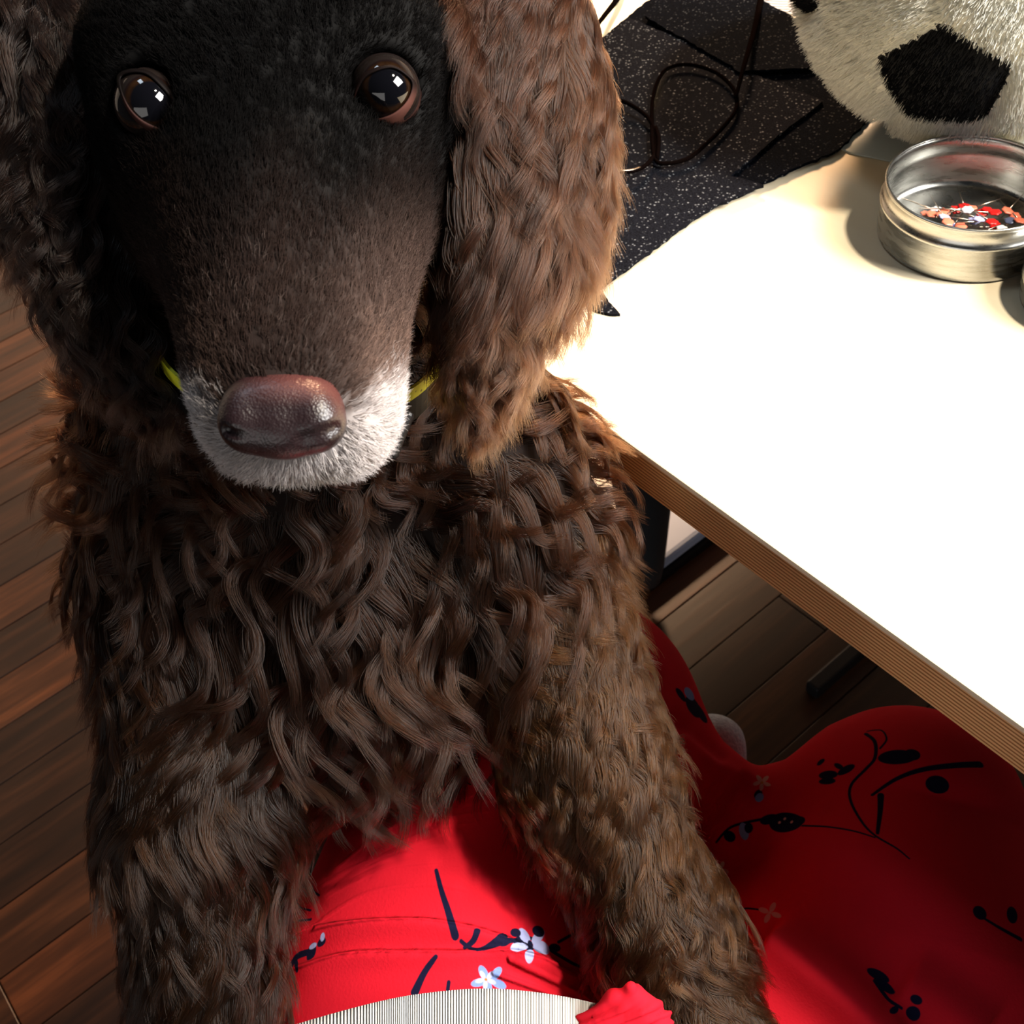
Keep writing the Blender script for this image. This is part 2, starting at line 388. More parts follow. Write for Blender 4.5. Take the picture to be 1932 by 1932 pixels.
# ------------------------------------------------------------------ pale sheet under the ball
bc = to_world(cp(1880, -132, .641)); BR = .1115; bc[2] = TZ + .0015 + BR*.985
pts = catmull([at_z(x, y, TZ+.001)[:2] for x, y in ((1620, 190), (1575, 250), (1590, 282), (1660, 300), (1780, 322), (1900, 326), (2050, 300), (2200, 100), (2150, -200), (1900, -200), (1700, 0))], 8, True)
ctr = pts.mean(0); V = []; Fc = []; n = len(pts)
prof = [(0, 0), (.995, 0), (1, .0006), (.995, .0012), (.5, .0013), (0, .0013)]
for s, z in prof:
    for p in pts: q = ctr + (p-ctr)*s; V.append((q[0], q[1], TZ+z))
for k in range(len(prof)-1):
    for i in range(n): Fc.append((k*n+i, k*n+(i+1) % n, (k+1)*n+(i+1) % n, (k+1)*n+i))
o = mesh_obj('plastic_sheet', V, Fc, m_sheet); tag(o, 'thin pale greenish plastic sheet lying under the plush football', 'sheet')

# ------------------------------------------------------------------ plush football
phi = (1+5**.5)/2
ico = np.array([v for a in (-1, 1) for b in (-phi, phi) for v in ((0, a, b), (a, b, 0), (b, 0, a))], float); ico /= np.linalg.norm(ico[0])
tri = []
for i in range(12):
    for j in range(i+1, 12):
        for k in range(j+1, 12):
            if ico[i]@ico[j] > .4 and ico[j]@ico[k] > .4 and ico[i]@ico[k] > .4:
                c = ico[i]+ico[j]+ico[k]; tri.append(c/np.linalg.norm(c))
tri = np.array(tri)
# turn the ball so that one black patch faces where the photograph shows it
fd = to_cam(bc); rc = np.array([(1772-966)/F, (172-966)/F, 1]); rc /= np.linalg.norm(rc)
bq = rc@fd; disc = bq*bq-(fd@fd-BR*BR); tt = bq-math.sqrt(max(disc, 0)); hit = to_world(rc*tt); n0 = (hit-bc)/np.linalg.norm(hit-bc)
r2 = np.array([(1772-966)/F, (70-966)/F, 1]); r2 /= np.linalg.norm(r2); bq = r2@fd; tt = bq-math.sqrt(max(bq*bq-(fd@fd-BR*BR), 0)); h2 = to_world(r2*tt)
t0 = h2-hit; t0 -= n0*(t0@n0); t0 /= np.linalg.norm(t0)     # towards a vertex of the pentagon
a0 = ico[0]; tr0 = min(tri, key=lambda v: -v@a0); u0 = tr0-a0*(tr0@a0); u0 /= np.linalg.norm(u0)
A = np.stack([a0, u0, np.cross(a0, u0)], 1)
# hexagon centres lie across edges of the pentagon; vertices are 36 degrees further
ang = math.radians(36); u1 = t0*math.cos(ang)+np.cross(n0, t0)*math.sin(ang)
Bm = np.stack([n0, u1, np.cross(n0, u1)], 1); RB = Bm @ A.T
centres = np.vstack([ico@RB.T, tri@RB.T])
hgt = np.array([1.0]*12+[1.0]*20)
# distances of the two face kinds of a truncated icosahedron from the centre
hgt[:12] = 2.32744; hgt[12:] = 2.26728
ball = empty('plush_football', bc - np.array([0, 0, BR]))
tag(ball, 'white plush football with black patches on the pale sheet', 'toy')
bm = bmesh.new(); bmesh.ops.create_icosphere(bm, subdivisions=6, radius=1)
D = np.array([v.co[:] for v in bm.verts]); Q = (D@centres.T)/hgt
srt = np.sort(Q, 1); gap = (srt[:, -1]-srt[:, -2])
rad = BR*(1-.045*np.exp(-(gap/.012)**2)-.004)
fl = 1-.06*np.clip(-D[:, 2]-.8, 0, 1)/.2
Pw = D*rad[:, None]; Pw[:, 2] = np.maximum(Pw[:, 2], -BR*.985); Pw += bc
fc = [[v.index for v in f.verts] for f in bm.faces]; fcen = np.array([f.calc_center_median()[:] for f in bm.faces]); bm.free()
own = np.argmax((fcen@centres.T)/hgt, 1)
fcA = np.array(fc)
for k in range(32):
    ff = fcA[own == k]; ids, inv = np.unique(ff, return_inverse=True)
    o = mesh_obj('panel', Pw[ids], inv.reshape(-1, 3), m_plushb if k < 12 else m_plushw, ball)
    if k < 12: tag(o, 'black pentagon panel')

# ------------------------------------------------------------------ things below the table
c = at_z(1216, 1092, .0365)
e = empty('waste_bin', c); tag(e, 'dark grey tapered bin standing on the pale low box under the table', 'bin')
v, f = lathe([(0, 0), (.017, 0), (.020, .003), (.024, .03), (.043, .30), (.045, .305), (.043, .306), (.041, .30), (.021, .01), (0, .01)], c, 48); mesh_obj('body', v, f, m_binm, e)
a = np.linspace(0, 2*math.pi, 48, endpoint=False)
v, f = tube(np.stack([c[0]+.044*np.cos(a), c[1]+.044*np.sin(a), np.full(48, c[2]+.305)], 1), .0025, 8, True); mesh_obj('rim', v, f, m_binm, e)
e = empty('low_box', (-.665, 1.0, 0)); tag(e, 'pale blue-grey low box with a black base under the dark bin', 'box')
bm = bmesh.new(); box(bm, (-.715, .575, .014), (-.634, 1.45, .036), .006); bm_obj('shell', bm, m_pale, e)
bm = bmesh.new(); box(bm, (-.72, .57, 0), (-.628, 1.46, .014), .004); bm_obj('base', bm, m_black, e)
#MARK_SDF
# ------------------------------------------------------------------ signed distance sculpting (camera-space metres)
class Sculpt:
    def __init__(s): s.p = []
    def ell(s, c, r, k=.012, grp=0, sub=False, ax=None):
        s.p.append(('e', np.array(c, float), np.array(r, float), k, grp, sub, ax)); return s
    def bx(s, c, h, rr, k=.004, grp=0): s.p.append(('b', np.array(c, float), np.array(h, float), k, grp, False, rr)); return s
    def cap(s, a, b, ra, rb, k=.02, grp=0, sub=False):
        s.p.append(('c', np.array(a, float), np.array(b, float), k, grp, sub, (ra, rb))); return s
    def dist1(s, q, P):
        if q[0] == 'e':
            d = P - q[1].astype(P.dtype)
            if q[6] is not None: d = d @ q[6].T.astype(P.dtype)
            r = q[2].astype(P.dtype)
            e = d/r; k0 = np.sqrt((e*e).sum(-1)); e = e/r; k1 = np.sqrt((e*e).sum(-1))
            return k0*(k0-1)/(k1+1e-9)
        if q[0] == 'b':
            rr = q[6]; e = np.abs(P-q[1].astype(P.dtype))-(q[2]-rr).astype(P.dtype)
            return np.sqrt((np.maximum(e, 0)**2).sum(-1))+np.minimum(e.max(-1), 0)-rr
        a, b = q[1].astype(P.dtype), q[2].astype(P.dtype); ba = b-a; pa = P-a
        h = np.clip((pa@ba)/(ba@ba), 0, 1)
        return np.sqrt(((pa-h[..., None]*ba)**2).sum(-1)) - (q[6][0]+(q[6][1]-q[6][0])*h).astype(P.dtype)
    @staticmethod
    def smin(a, b, k):
        h = np.maximum(k-np.abs(a-b), 0)/k
        return np.minimum(a, b)-h*h*k*.25
    def eval(s, P):
        D = np.full(P.shape[:-1], .05, P.dtype)
        for q in s.p:
            d = s.dist1(q, P)
            D = -s.smin(-D, d, q[3]) if q[5] else s.smin(D, d, q[3])
        return D
    def group(s, P):
        best = np.full(len(P), 1e9); g = np.zeros(len(P), int)
        for q in s.p:
            if q[5]: continue
            d = s.dist1(q, P); m = d < best; best[m] = d[m]; g[m] = q[4]
        return g
    def grad(s, P, e=.0012):
        G = np.stack([s.eval(P+np.eye(3)[i]*e)-s.eval(P-np.eye(3)[i]*e) for i in range(3)], -1)
        return G/(np.linalg.norm(G, axis=-1, keepdims=True)+1e-12)
    def mesh(s, vox):
        import openvdb as vdb
        los, his = [], []
        for q in s.p:
            if q[5]: continue
            if q[0] in 'eb': r = np.full(3, q[2].max()); los.append(q[1]-r); his.append(q[1]+r)
            else:
                m = max(q[6]); los.append(np.minimum(q[1], q[2])-m); his.append(np.maximum(q[1], q[2])+m)
        lo = np.min(los, 0)-.012; hi = np.max(his, 0)+.012
        n = np.ceil((hi-lo)/vox).astype(int)
        D = np.full(n, .05, np.float32)
        axs = [lo[i]+np.arange(n[i])*vox for i in range(3)]
        for q in s.p:
            if q[0] in 'eb': r = np.full(3, q[2].max()) if q[6] is not None else q[2]; a, b = q[1]-r, q[1]+r
            else: m = max(q[6]); a, b = np.minimum(q[1], q[2])-m, np.maximum(q[1], q[2])+m
            mg = q[3]+.01
            i0 = np.clip(((a-mg-lo)/vox).astype(int), 0, n); i1 = np.clip(((b+mg-lo)/vox).astype(int)+2, 0, n)
            G = np.stack(np.meshgrid(*[axs[i][i0[i]:i1[i]].astype(np.float32) for i in range(3)], indexing='ij'), -1)
            d = s.dist1(q, G); sl = tuple(slice(i0[i], i1[i]) for i in range(3))
            D[sl] = -s.smin(-D[sl], d, q[3]) if q[5] else s.smin(D[sl], d, q[3])
        g = vdb.FloatGrid(.05); g.copyFromArray(D, tolerance=0)
        V, T, Qd = g.convertToPolygons(isovalue=0.0, adaptivity=0.0)
        V = np.array(V, float)*vox+lo
        Qd = np.array(Qd)[:, ::-1]
        for _ in range(2):
            d = s.eval(V); gr = s.grad(V); V = V-gr*np.clip(d, -.002, .002)[:, None]
        return V, Qd
HEAD, EARR, EARL, BODY, LEGL, LEGR = 1, 2, 3, 4, 5, 6
SX = .85
dog = Sculpt()
# body
dog.cap(cp(565, 560, .445), cp(565, 900, .55), .045, .060, .02, BODY)
dog.ell(cp(650, 1080, .60), (.108, .090, .095), .03, BODY)
dog.cap(cp(785, 500, .455), cp(850, 800, .52), .022, .034, .02, BODY)
dog.cap(cp(305, 520, .455), cp(320, 800, .52), .020, .034, .02, BODY)
dog.cap(cp(600, 1130, .66), cp(520, 1060, .95), .074, .075, .04, BODY)
dog.ell(cp(690, 1250, .575), (.062, .040, .045), .03, BODY)
dog.ell(cp(350, 960, .57), (.040, .062, .05), .025, BODY)
dog.ell(cp(925, 910, .545), (.038, .055, .045), .03, BODY)
dog.cap(cp(352, 1080, .57), cp(375, 1480, .55), .039, .038, .03, LEGL)
dog.cap(cp(375, 1480, .55), cp(386, 1960, .54), .037, .0265, .02, LEGL)
dog.cap(cp(386, 1960, .54), cp(410, 2250, .53), .0265, .026, .02, LEGL)
dog.cap(cp(1000, 1000, .56), cp(1090, 1400, .55), .032, .032, .03, LEGR)
dog.cap(cp(1090, 1400, .55), cp(1235, 1720, .535), .031, .027, .02, LEGR)
dog.cap(cp(1235, 1720, .535), cp(1350, 2020, .52), .027, .025, .02, LEGR)
dog.cap(cp(1350, 2020, .52), cp(1360, 2250, .50), .026, .026, .02, LEGR)
for s_, x0 in ((-1, 440), (1, 560)):
    hw = to_world(cp(x0, 1060, .97))
    k1 = to_cam(np.array([hw[0]+.05, hw[1]-.06, hw[2]-.13])); k2 = to_cam(np.array([hw[0]-.03, hw[1]+.0, .14])); k3 = to_cam(np.array([hw[0]+.0, hw[1]-.01, .02])); k4 = to_cam(np.array([hw[0]+.05, hw[1]-.04, .018]))
    dog.cap(cp(x0, 1060, .97), k1, .055, .035, .03, BODY).cap(k1, k2, .033, .018, .02, BODY).cap(k2, k3, .017, .017, .02, BODY).cap(k3, k4, .018, .016, .02, BODY)
# head
dog.ell(cp(505, -60, .415), (.057, .066, .062), .02, HEAD)
dog.ell(cp(350, 330, .392), (.018, .042, .03), .03, HEAD)
dog.ell(cp(712, 330, .392), (.018, .042, .03), .03, HEAD)
dog.ell(cp(305, 195, .3775), (.020, .031, .026), .022, HEAD)
dog.ell(cp(712, 172, .3775), (.021, .031, .026), .022, HEAD)
dog.ell(cp(318, 80, .372), (.024, .013, .014), .02, HEAD)
dog.ell(cp(690, 70, .372), (.024, .013, .014), .02, HEAD)
dog.cap(cp(512, 170, .384), cp(522, 430, .352), .034, .029, .025, HEAD)
dog.cap(cp(526, 430, .352), cp(548, 730, .320), .0285, .0248, .02, HEAD)
dog.cap(cp(460, 460, .370), cp(496, 700, .335), .0225, .0165, .02, HEAD)
dog.cap(cp(640, 460, .370), cp(625, 700, .335), .0235, .018, .02, HEAD)
dog.ell(cp(478, 782, .320), (.0122, .0165, .017), .007, HEAD)
dog.ell(cp(648, 778, .320), (.0136, .0168, .017), .007, HEAD)
dog.ell(cp(555, 800, .318), (.012, .0125, .014), .006, HEAD)
dog.ell(cp(550, 800, .352), (.019, .018, .014), .008, HEAD)
# ears
for a, r in (((885, -70, .405), (.025, .05, .02)), ((978, 120, .400), (.0235, .05, .018)), ((966, 290, .395), (.0180, .046, .016)), ((930, 440, .395), (.0125, .036, .0145)), ((922, 555, .395), (.006, .022, .010))):
    dog.ell(cp(*a), r, .02, EARR)
for a, r in (((75, -60, .41), (.03, .05, .02)), ((100, 140, .41), (.023, .05, .018)), ((145, 330, .41), (.017, .045, .016)), ((195, 470, .41), (.012, .032, .014)), ((240, 570, .41), (.008, .018, .01))):
    dog.ell(cp(*a), r, .02, EARL)
EYES = [(cp(283, 197, .3545), .0108, -1), (cp(727, 170, .3545), .0108, 1)]
for c, r, s_ in EYES: dog.ell(c + np.array([0, 0, -.002]), (r*1.05, r*1.05, r*1.25), .0035, HEAD, sub=True)
DV, DQ = dog.mesh(.0028)
DN = dog.grad(DV); DG = dog.group(DV)
skin, N, L, B = mat('dark_brown_skin', (.010, .006, .005), .8); B.inputs['Specular IOR Level'].default_value = .15
dogroot = empty('dog', to_world(cp(520, 1060, 1.45)) * np.array([1, 1, 0]))
tag(dogroot, 'brown long-eared spaniel with a white chin standing on its hind legs', 'dog')
dbody = mesh_obj('body', to_world(DV), DQ, skin, dogroot)
at_ = N.new('ShaderNodeAttribute'); at_.attribute_name = 'tint'; L.new(at_.outputs['Color'], B.inputs['Base Color'])

# ------------------------------------------------------------------ fur
def hair_material(name, rough=.3, ior=1.4):
    m = bpy.data.materials.new(name); m.use_nodes = True; N = m.node_tree.nodes; L = m.node_tree.links
    N.remove(N['Principled BSDF']); h = N.new('ShaderNodeBsdfHairPrincipled'); h.parametrization = 'COLOR'
    a = N.new('ShaderNodeAttribute'); a.attribute_name = 'tint'
    h.inputs['Roughness'].default_value = rough; h.inputs['Radial Roughness'].default_value = .45
    h.inputs['Random Roughness'].default_value = .2; h.inputs['IOR'].default_value = ior
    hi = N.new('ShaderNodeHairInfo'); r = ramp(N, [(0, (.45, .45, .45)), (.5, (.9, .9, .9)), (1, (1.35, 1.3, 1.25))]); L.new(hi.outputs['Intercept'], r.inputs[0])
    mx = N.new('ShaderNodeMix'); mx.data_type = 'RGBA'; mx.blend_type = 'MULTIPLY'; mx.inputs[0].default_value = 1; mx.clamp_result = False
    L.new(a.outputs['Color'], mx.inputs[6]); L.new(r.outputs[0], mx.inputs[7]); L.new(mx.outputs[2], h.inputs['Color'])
    L.new(h.outputs[0], N['Material Output'].inputs[0]); return m
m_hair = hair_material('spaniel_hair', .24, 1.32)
m_face, N, L, B = mat('short_face_hair', rough=.6); B.inputs['Specular IOR Level'].default_value = .045
at_ = N.new('ShaderNodeAttribute'); at_.attribute_name = 'tint'; L.new(at_.outputs['Color'], B.inputs['Base Color'])
m_plushhair = mat('plush_pile', (.62, .62, .56), .9, Specular_IOR_Level=.1)
def plush_mat():
    m, N, L, B = m_plushhair; a = N.new('ShaderNodeAttribute'); a.attribute_name = 'tint'; L.new(a.outputs['Color'], B.inputs['Base Color']); return m
m_plushpile = plush_mat()

def curves_obj(name, P, rad, tint, m, parent, world=True):
    n, k, _ = P.shape
    W = (to_world(P.reshape(-1, 3)) if world else P.reshape(-1, 3)) - np.array(world_loc(parent))
    cu = bpy.data.hair_curves.new(name); cu.add_curves([k]*n)
    cu.position_data.foreach_set('vector', W.astype(np.float32).ravel())
    at = cu.attributes.get('radius') or cu.attributes.new('radius', 'FLOAT', 'POINT')
    at.data.foreach_set('value', np.broadcast_to(rad, (n, k)).astype(np.float32).ravel())
    t = cu.attributes.new('tint', 'FLOAT_COLOR', 'CURVE')
    t.data.foreach_set('color', np.concatenate([tint, np.ones((n, 1))], 1).astype(np.float32).ravel())
    cu.materials.append(m)
    o = bpy.data.objects.new(name, cu); COL.objects.link(o); o.parent = parent
    tag(o, kind='stuff'); return o
def unit(v): return v/(np.linalg.norm(v, axis=-1, keepdims=True)+1e-12)
tA, tB, tC = DV[DQ[:, 0]], DV[DQ[:, 1]], DV[DQ[:, 2]]
QC = DV[DQ].mean(1); QA = np.linalg.norm(np.cross(DV[DQ[:, 1]]-DV[DQ[:, 0]], DV[DQ[:, 3]]-DV[DQ[:, 0]]), axis=1)
QN = unit(DN[DQ].mean(1)); QG = DG[DQ[:, 0]]; QV = unit(QC)
QPX = QC[:, 0]/QC[:, 2]*F+966; QPY = QC[:, 1]/QC[:, 2]*F+966
FACING = (QN*QV).sum(1)
def sample(mask, n):
    idx = np.where(mask)[0]; w = QA[idx]/QA[idx].sum()
    f = idx[rng.choice(len(idx), n, p=w)]
    u = rng.random((n, 2, 1)); q = DQ[f]
    P = (DV[q[:, 0]]*(1-u[:, 0])+DV[q[:, 1]]*u[:, 0])*(1-u[:, 1])+(DV[q[:, 3]]*(1-u[:, 0])+DV[q[:, 2]]*u[:, 0])*u[:, 1]
    return P, unit(DN[q].mean(1))
def px_of(P): return P[..., 0]/P[..., 2]*F+966, P[..., 1]/P[..., 2]*F+966
def locks(name, mask, nl, per, length, flow, tint, K=13, spread=.0035, amp=.006, freq=1.6, lift=.35, clump=.8, rad=.00011, m=None, lj=.35, sag=.5, fuzz=.0006, push=.0015, curl3=.6, gain=.5, nscale=22, lvar=.44):
    R_, Nn = sample(mask, nl)
    Ln = (length(R_) if callable(length) else np.full(nl, length))*(1-lj/2+lj*rng.random(nl))
    fl = unit(flow(R_)); fl = unit(fl-Nn*(fl*Nn).sum(1, keepdims=True)+1e-6)
    side = np.cross(Nn, fl)
    nz3 = np.array([mnoise.noise_vector(Vector(q*nscale))[:] for q in R_]); jit = .75*nz3[:, :1]+rng.normal(0, .12, (nl, 1)); fl = unit(fl+side*jit); side = np.cross(Nn, fl)
    lf = lift*(.5+rng.random((nl, 1)))
    ph = 8*nz3[:, 1]+rng.normal(0, .7, nl); fr = freq*(.8+.4*rng.random(nl)); am = amp*(.6+.8*rng.random(nl)); sg = np.where(nz3[:, 2]+rng.normal(0, .15, nl) > 0, 1, -1)
    G = np.zeros((nl, K, 3)); p = R_.copy(); ds = Ln/(K-1)
    G[:, 0] = p
    core = p.copy(); d = unit(fl+Nn*lf)
    down = np.array([.1, 1, .05])
    for k in range(1, K):
        t = k/(K-1)
        d = unit(d+(unit(flow(core))*.6+down*.4*sag)*(.22)-0*Nn)
        core = core+d*ds[:, None]
        sd = dog.eval(core); bad = sd < push
        if bad.any():
            g = dog.grad(core[bad]); core[bad] += g*(push-sd[bad])[:, None]
            dd = d[bad]; dn = (dd*g).sum(1, keepdims=True); d[bad] = unit(dd-g*np.minimum(dn, 0))
        wv = am*min(1, t*1.6)*1.0
        a = 6.283*fr*t+ph
        q = core+side*(wv*(np.sin(a)-np.sin(ph)*(1-t)))[:, None]*1.0+Nn*(wv*curl3*(np.cos(a)*sg))[:, None]*t
        G[:, k] = q
    n = nl*per
    gi = np.repeat(np.arange(nl), per)
    off = rng.normal(0, 1, (n, 2)); off *= (spread/np.maximum(1, np.linalg.norm(off, axis=1)/1.6))[:, None]
    o3 = fl[gi]*off[:, :1]+side[gi]*off[:, 1:]
    root = R_[gi]+o3
    for _ in range(2):
        sd = dog.eval(root); root = root-Nn[gi]*sd[:, None]
    o3 = root-R_[gi]
    ts = np.linspace(0, 1, K)
    lk = 1-.35*rng.random(n)**2
    H = np.zeros((n, K, 3))
    dph = rng.normal(0, 1, (n, 3))*fuzz
    for k, t in enumerate(ts):
        tt = t*lk*(K-1); i0 = np.minimum(tt.astype(int), K-2); f_ = (tt-i0)[:, None]
        base = G[gi, i0]*(1-f_)+G[gi, i0+1]*f_
        cl = 1-clump*(t**.7)*(1-.25*(t**4))
        H[:, k] = base+o3*cl+dph*math.sin(3*t+1)*t*2.2
    r = rad*(1-.85*ts**2.2)
    tn = tint(R_)[gi]*gain*(.8+.4*rng.random((n, 1)))*(1-lvar/2+lvar*rng.random((nl, 1)))[gi]
    return curves_obj(name, H, r[None], np.clip(tn, 0, .95), m or m_hair, dogroot)

def mixc(a, b, t): return np.asarray(a)*(1-t[:, None])+np.asarray(b)*t[:, None]
def sst(x, a, b): t = np.clip((x-a)/(b-a), 0, 1); return t*t*(3-2*t)
vis = FACING < .5
# face
NC = cp(533, 775, .30)
def face_flow(P):
    x, y = px_of(P); dx = x-533; dy = y-790
    fx = dx*.9; fy = np.where(dy < 0, dy*1.0-80, dy*1.2)
    v = np.stack([fx, fy, np.zeros(len(P))], 1)
    v[:, 2] = np.where(dy < -60, .0, 0) + 60
    return v
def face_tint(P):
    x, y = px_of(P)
    base = mixc((.0012, .0009, .0009), (.022, .013, .0105), sst(y+40*np.sin(x/37.), 230, 620))  # fur colour darkened up the forehead, standing in for shade on the head top
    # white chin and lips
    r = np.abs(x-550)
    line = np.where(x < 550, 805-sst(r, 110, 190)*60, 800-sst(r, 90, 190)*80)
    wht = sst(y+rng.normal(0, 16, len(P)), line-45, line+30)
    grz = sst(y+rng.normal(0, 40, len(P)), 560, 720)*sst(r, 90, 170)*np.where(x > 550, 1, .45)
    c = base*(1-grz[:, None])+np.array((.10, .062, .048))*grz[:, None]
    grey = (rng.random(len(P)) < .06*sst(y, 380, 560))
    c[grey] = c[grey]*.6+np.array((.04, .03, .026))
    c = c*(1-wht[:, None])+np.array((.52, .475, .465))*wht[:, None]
    hl = sst(y, 330, 560)*sst(x, 560, 720)*(1-wht)*(.4+.6*rng.random(len(P))); c = c+np.array((.055, .036, .030))*hl[:, None]  # highlight painted into the fur colour on the muzzle's lit right side
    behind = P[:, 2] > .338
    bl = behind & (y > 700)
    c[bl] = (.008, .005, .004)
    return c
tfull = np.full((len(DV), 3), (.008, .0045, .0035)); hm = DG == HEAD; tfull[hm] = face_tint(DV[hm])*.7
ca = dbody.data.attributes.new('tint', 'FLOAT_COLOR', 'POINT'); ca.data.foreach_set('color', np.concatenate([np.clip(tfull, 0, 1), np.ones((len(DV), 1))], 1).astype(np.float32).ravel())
nose_zone = ((QPX-533)/118)**2+((QPY-785)/72)**2 < 1
eyez = np.zeros(len(QC), bool)
for c, r, s_ in EYES: eyez |= np.linalg.norm((QC-c)[:, :2], axis=1) < r*.98
fm = (QG == HEAD) & (FACING < .5) & ~nose_zone & ~eyez
def face_len(P):
    x, y = px_of(P)
    return .0040+.0012*sst(y, 650, 800)
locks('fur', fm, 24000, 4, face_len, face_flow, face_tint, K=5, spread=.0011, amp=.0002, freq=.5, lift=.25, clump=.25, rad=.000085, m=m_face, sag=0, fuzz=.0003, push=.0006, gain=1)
# ears
def earR_flow(P):
    x, y = px_of(P); return np.stack([.10-.26*sst(y, 260, 600)+.15*sst(x, 1000, 1120)*(1-sst(y, 150, 300)), np.ones(len(P)), np.zeros(len(P))], 1)
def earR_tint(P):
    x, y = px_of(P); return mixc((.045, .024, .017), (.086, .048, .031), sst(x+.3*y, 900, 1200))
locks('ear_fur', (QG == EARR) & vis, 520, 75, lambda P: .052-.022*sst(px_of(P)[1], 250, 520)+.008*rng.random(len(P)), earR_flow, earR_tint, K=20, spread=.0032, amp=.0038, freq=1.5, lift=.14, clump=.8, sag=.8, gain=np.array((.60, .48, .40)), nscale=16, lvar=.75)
def earL_flow(P):
    x, y = px_of(P); return np.stack([-.12+.55*sst(y, 350, 560), np.ones(len(P)), np.zeros(len(P))], 1)
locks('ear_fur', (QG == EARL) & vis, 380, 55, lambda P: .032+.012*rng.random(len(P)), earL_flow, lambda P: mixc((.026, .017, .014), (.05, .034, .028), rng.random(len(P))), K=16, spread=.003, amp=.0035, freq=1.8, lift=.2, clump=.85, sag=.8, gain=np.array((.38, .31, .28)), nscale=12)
# chest, neck and shoulders
def body_flow(P):
    x, y = px_of(P); cx = 610.
    ox = (x-cx)/400
    near = 1-sst(y, 850, 1150)
    return np.stack([ox*(.35+.9*near)+.1*np.sin(x/90.), 1-.55*near*np.minimum(1, np.abs(ox)), np.zeros(len(P))], 1)
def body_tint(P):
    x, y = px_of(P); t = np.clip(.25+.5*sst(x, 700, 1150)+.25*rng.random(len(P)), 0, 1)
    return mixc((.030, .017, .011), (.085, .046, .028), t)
bm_ = (QG == BODY) & vis & (QC[:, 2] < .72)
RINGC = cp(575, 622, .425); RINGA = unit(np.cross(unit(np.array([1., .13, 0])), unit(np.array([-.09, .70, -.71]))))
def body_len(P):
    x, y = px_of(P); ad = np.abs((P-RINGC)@RINGA); nk = (P[:, 2] < .50) & (y < 880)
    ln = .036+.028*sst(y, 900, 1150)*(1-.35*sst(np.abs(x-610), 350, 520))*(1-.62*sst(y, 1200, 1340))
    return np.where(nk, .006+.018*sst(ad, .010, .030), ln)
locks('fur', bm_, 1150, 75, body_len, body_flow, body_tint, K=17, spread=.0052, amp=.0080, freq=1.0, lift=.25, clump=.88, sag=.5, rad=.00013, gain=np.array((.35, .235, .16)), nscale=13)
locks('fur', (QG == BODY) & (FACING < .95) & (QC[:, 2] >= .72), 420, 34, lambda P: .030+.012*rng.random(len(P)), body_flow, body_tint, K=10, spread=.0060, amp=.004, freq=1.0, lift=.2, clump=.8, sag=.5, rad=.00022, gain=np.array((.35, .235, .16)), nscale=13)
# forelegs
def legL_flow(P):
    x, y = px_of(P); return np.stack([.10+.35*np.sin(y/170.)*0+(x-380)/380*.5, np.ones(len(P)), np.zeros(len(P))], 1)
def legR_flow(P):
    x, y = px_of(P); cx = 1100+(y-1400)*.45
    return np.stack([.42+(x-cx)/300*.55, np.ones(len(P)), np.zeros(len(P))], 1)
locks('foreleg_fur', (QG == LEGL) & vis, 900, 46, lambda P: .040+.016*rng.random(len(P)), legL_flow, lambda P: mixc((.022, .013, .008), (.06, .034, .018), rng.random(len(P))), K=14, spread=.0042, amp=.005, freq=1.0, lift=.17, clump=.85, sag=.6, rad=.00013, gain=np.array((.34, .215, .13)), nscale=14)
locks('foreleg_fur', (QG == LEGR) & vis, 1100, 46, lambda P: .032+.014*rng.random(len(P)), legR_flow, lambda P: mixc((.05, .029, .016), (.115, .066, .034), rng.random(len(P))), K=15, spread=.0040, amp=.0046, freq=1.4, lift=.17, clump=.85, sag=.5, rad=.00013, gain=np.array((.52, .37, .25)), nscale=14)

# nose leather
nose = Sculpt()
nose.bx(cp(533, 782, .3010), (.0148, .0076, .0100), .0064, .004)
nose.ell(cp(538, 745, .3045), (.0140, .0064, .0105), .006)
nose.ell(cp(533, 815, .2995), (.0112, .0072, .0088), .005)
nose.ell(cp(462, 800, .2985), (.0062, .0068, .0080), .0035)
nose.ell(cp(604, 797, .2985), (.0066, .0070, .0080), .0035)
nose.cap(cp(572, 833, .2905), cp(612, 826, .2900), .0018, .0022, .002, sub=True)
nose.cap(cp(612, 826, .2900), cp(637, 808, .2935), .0022, .0014, .002, sub=True)
nose.cap(cp(488, 836, .2895), cp(455, 829, .2890), .0010, .0012, .002, sub=True)
nose.cap(cp(455, 829, .2890), cp(430, 812, .2925), .0012, .0009, .002, sub=True)
nose.cap(cp(532, 812, .2885), cp(533, 880, .290), .0004, .0011, .0016, sub=True)
NV, NQ = nose.mesh(.0006)
ng = nose.grad(NV, .0004)
bmp = np.array([mnoise.cell(Vector(v*1400)) for v in NV])*0
vor = np.array([mnoise.voronoi(Vector(v*1500))[0][0] for v in NV])
NV = NV+ng*(vor*.00012)[:, None]
mN, N, L, B = mat('nose_leather', rough=.36); B.inputs['Coat Weight'].default_value = .25; B.inputs['Coat Roughness'].default_value = .25
at_ = N.new('ShaderNodeAttribute'); at_.attribute_name = 'tint'; L.new(at_.outputs['Color'], B.inputs['Base Color'])
mp = texmap(N, L); vo_ = N.new('ShaderNodeTexVoronoi'); vo_.inputs['Scale'].default_value = 1500; L.new(mp.outputs[0], vo_.inputs['Vector']); bump(N, L, vo_.outputs['Distance'], .5, .0003, B)
no = mesh_obj('nose', to_world(NV), NQ, mN, dogroot); tag(no, 'liver-brown leathery nose, pinkish at its upper corner')
x, y = px_of(NV)
pink = (1-sst(y, 715, 775))*sst(x, 420, 600)+.6*sst(x, 610, 650)*(1-sst(y, 760, 820))
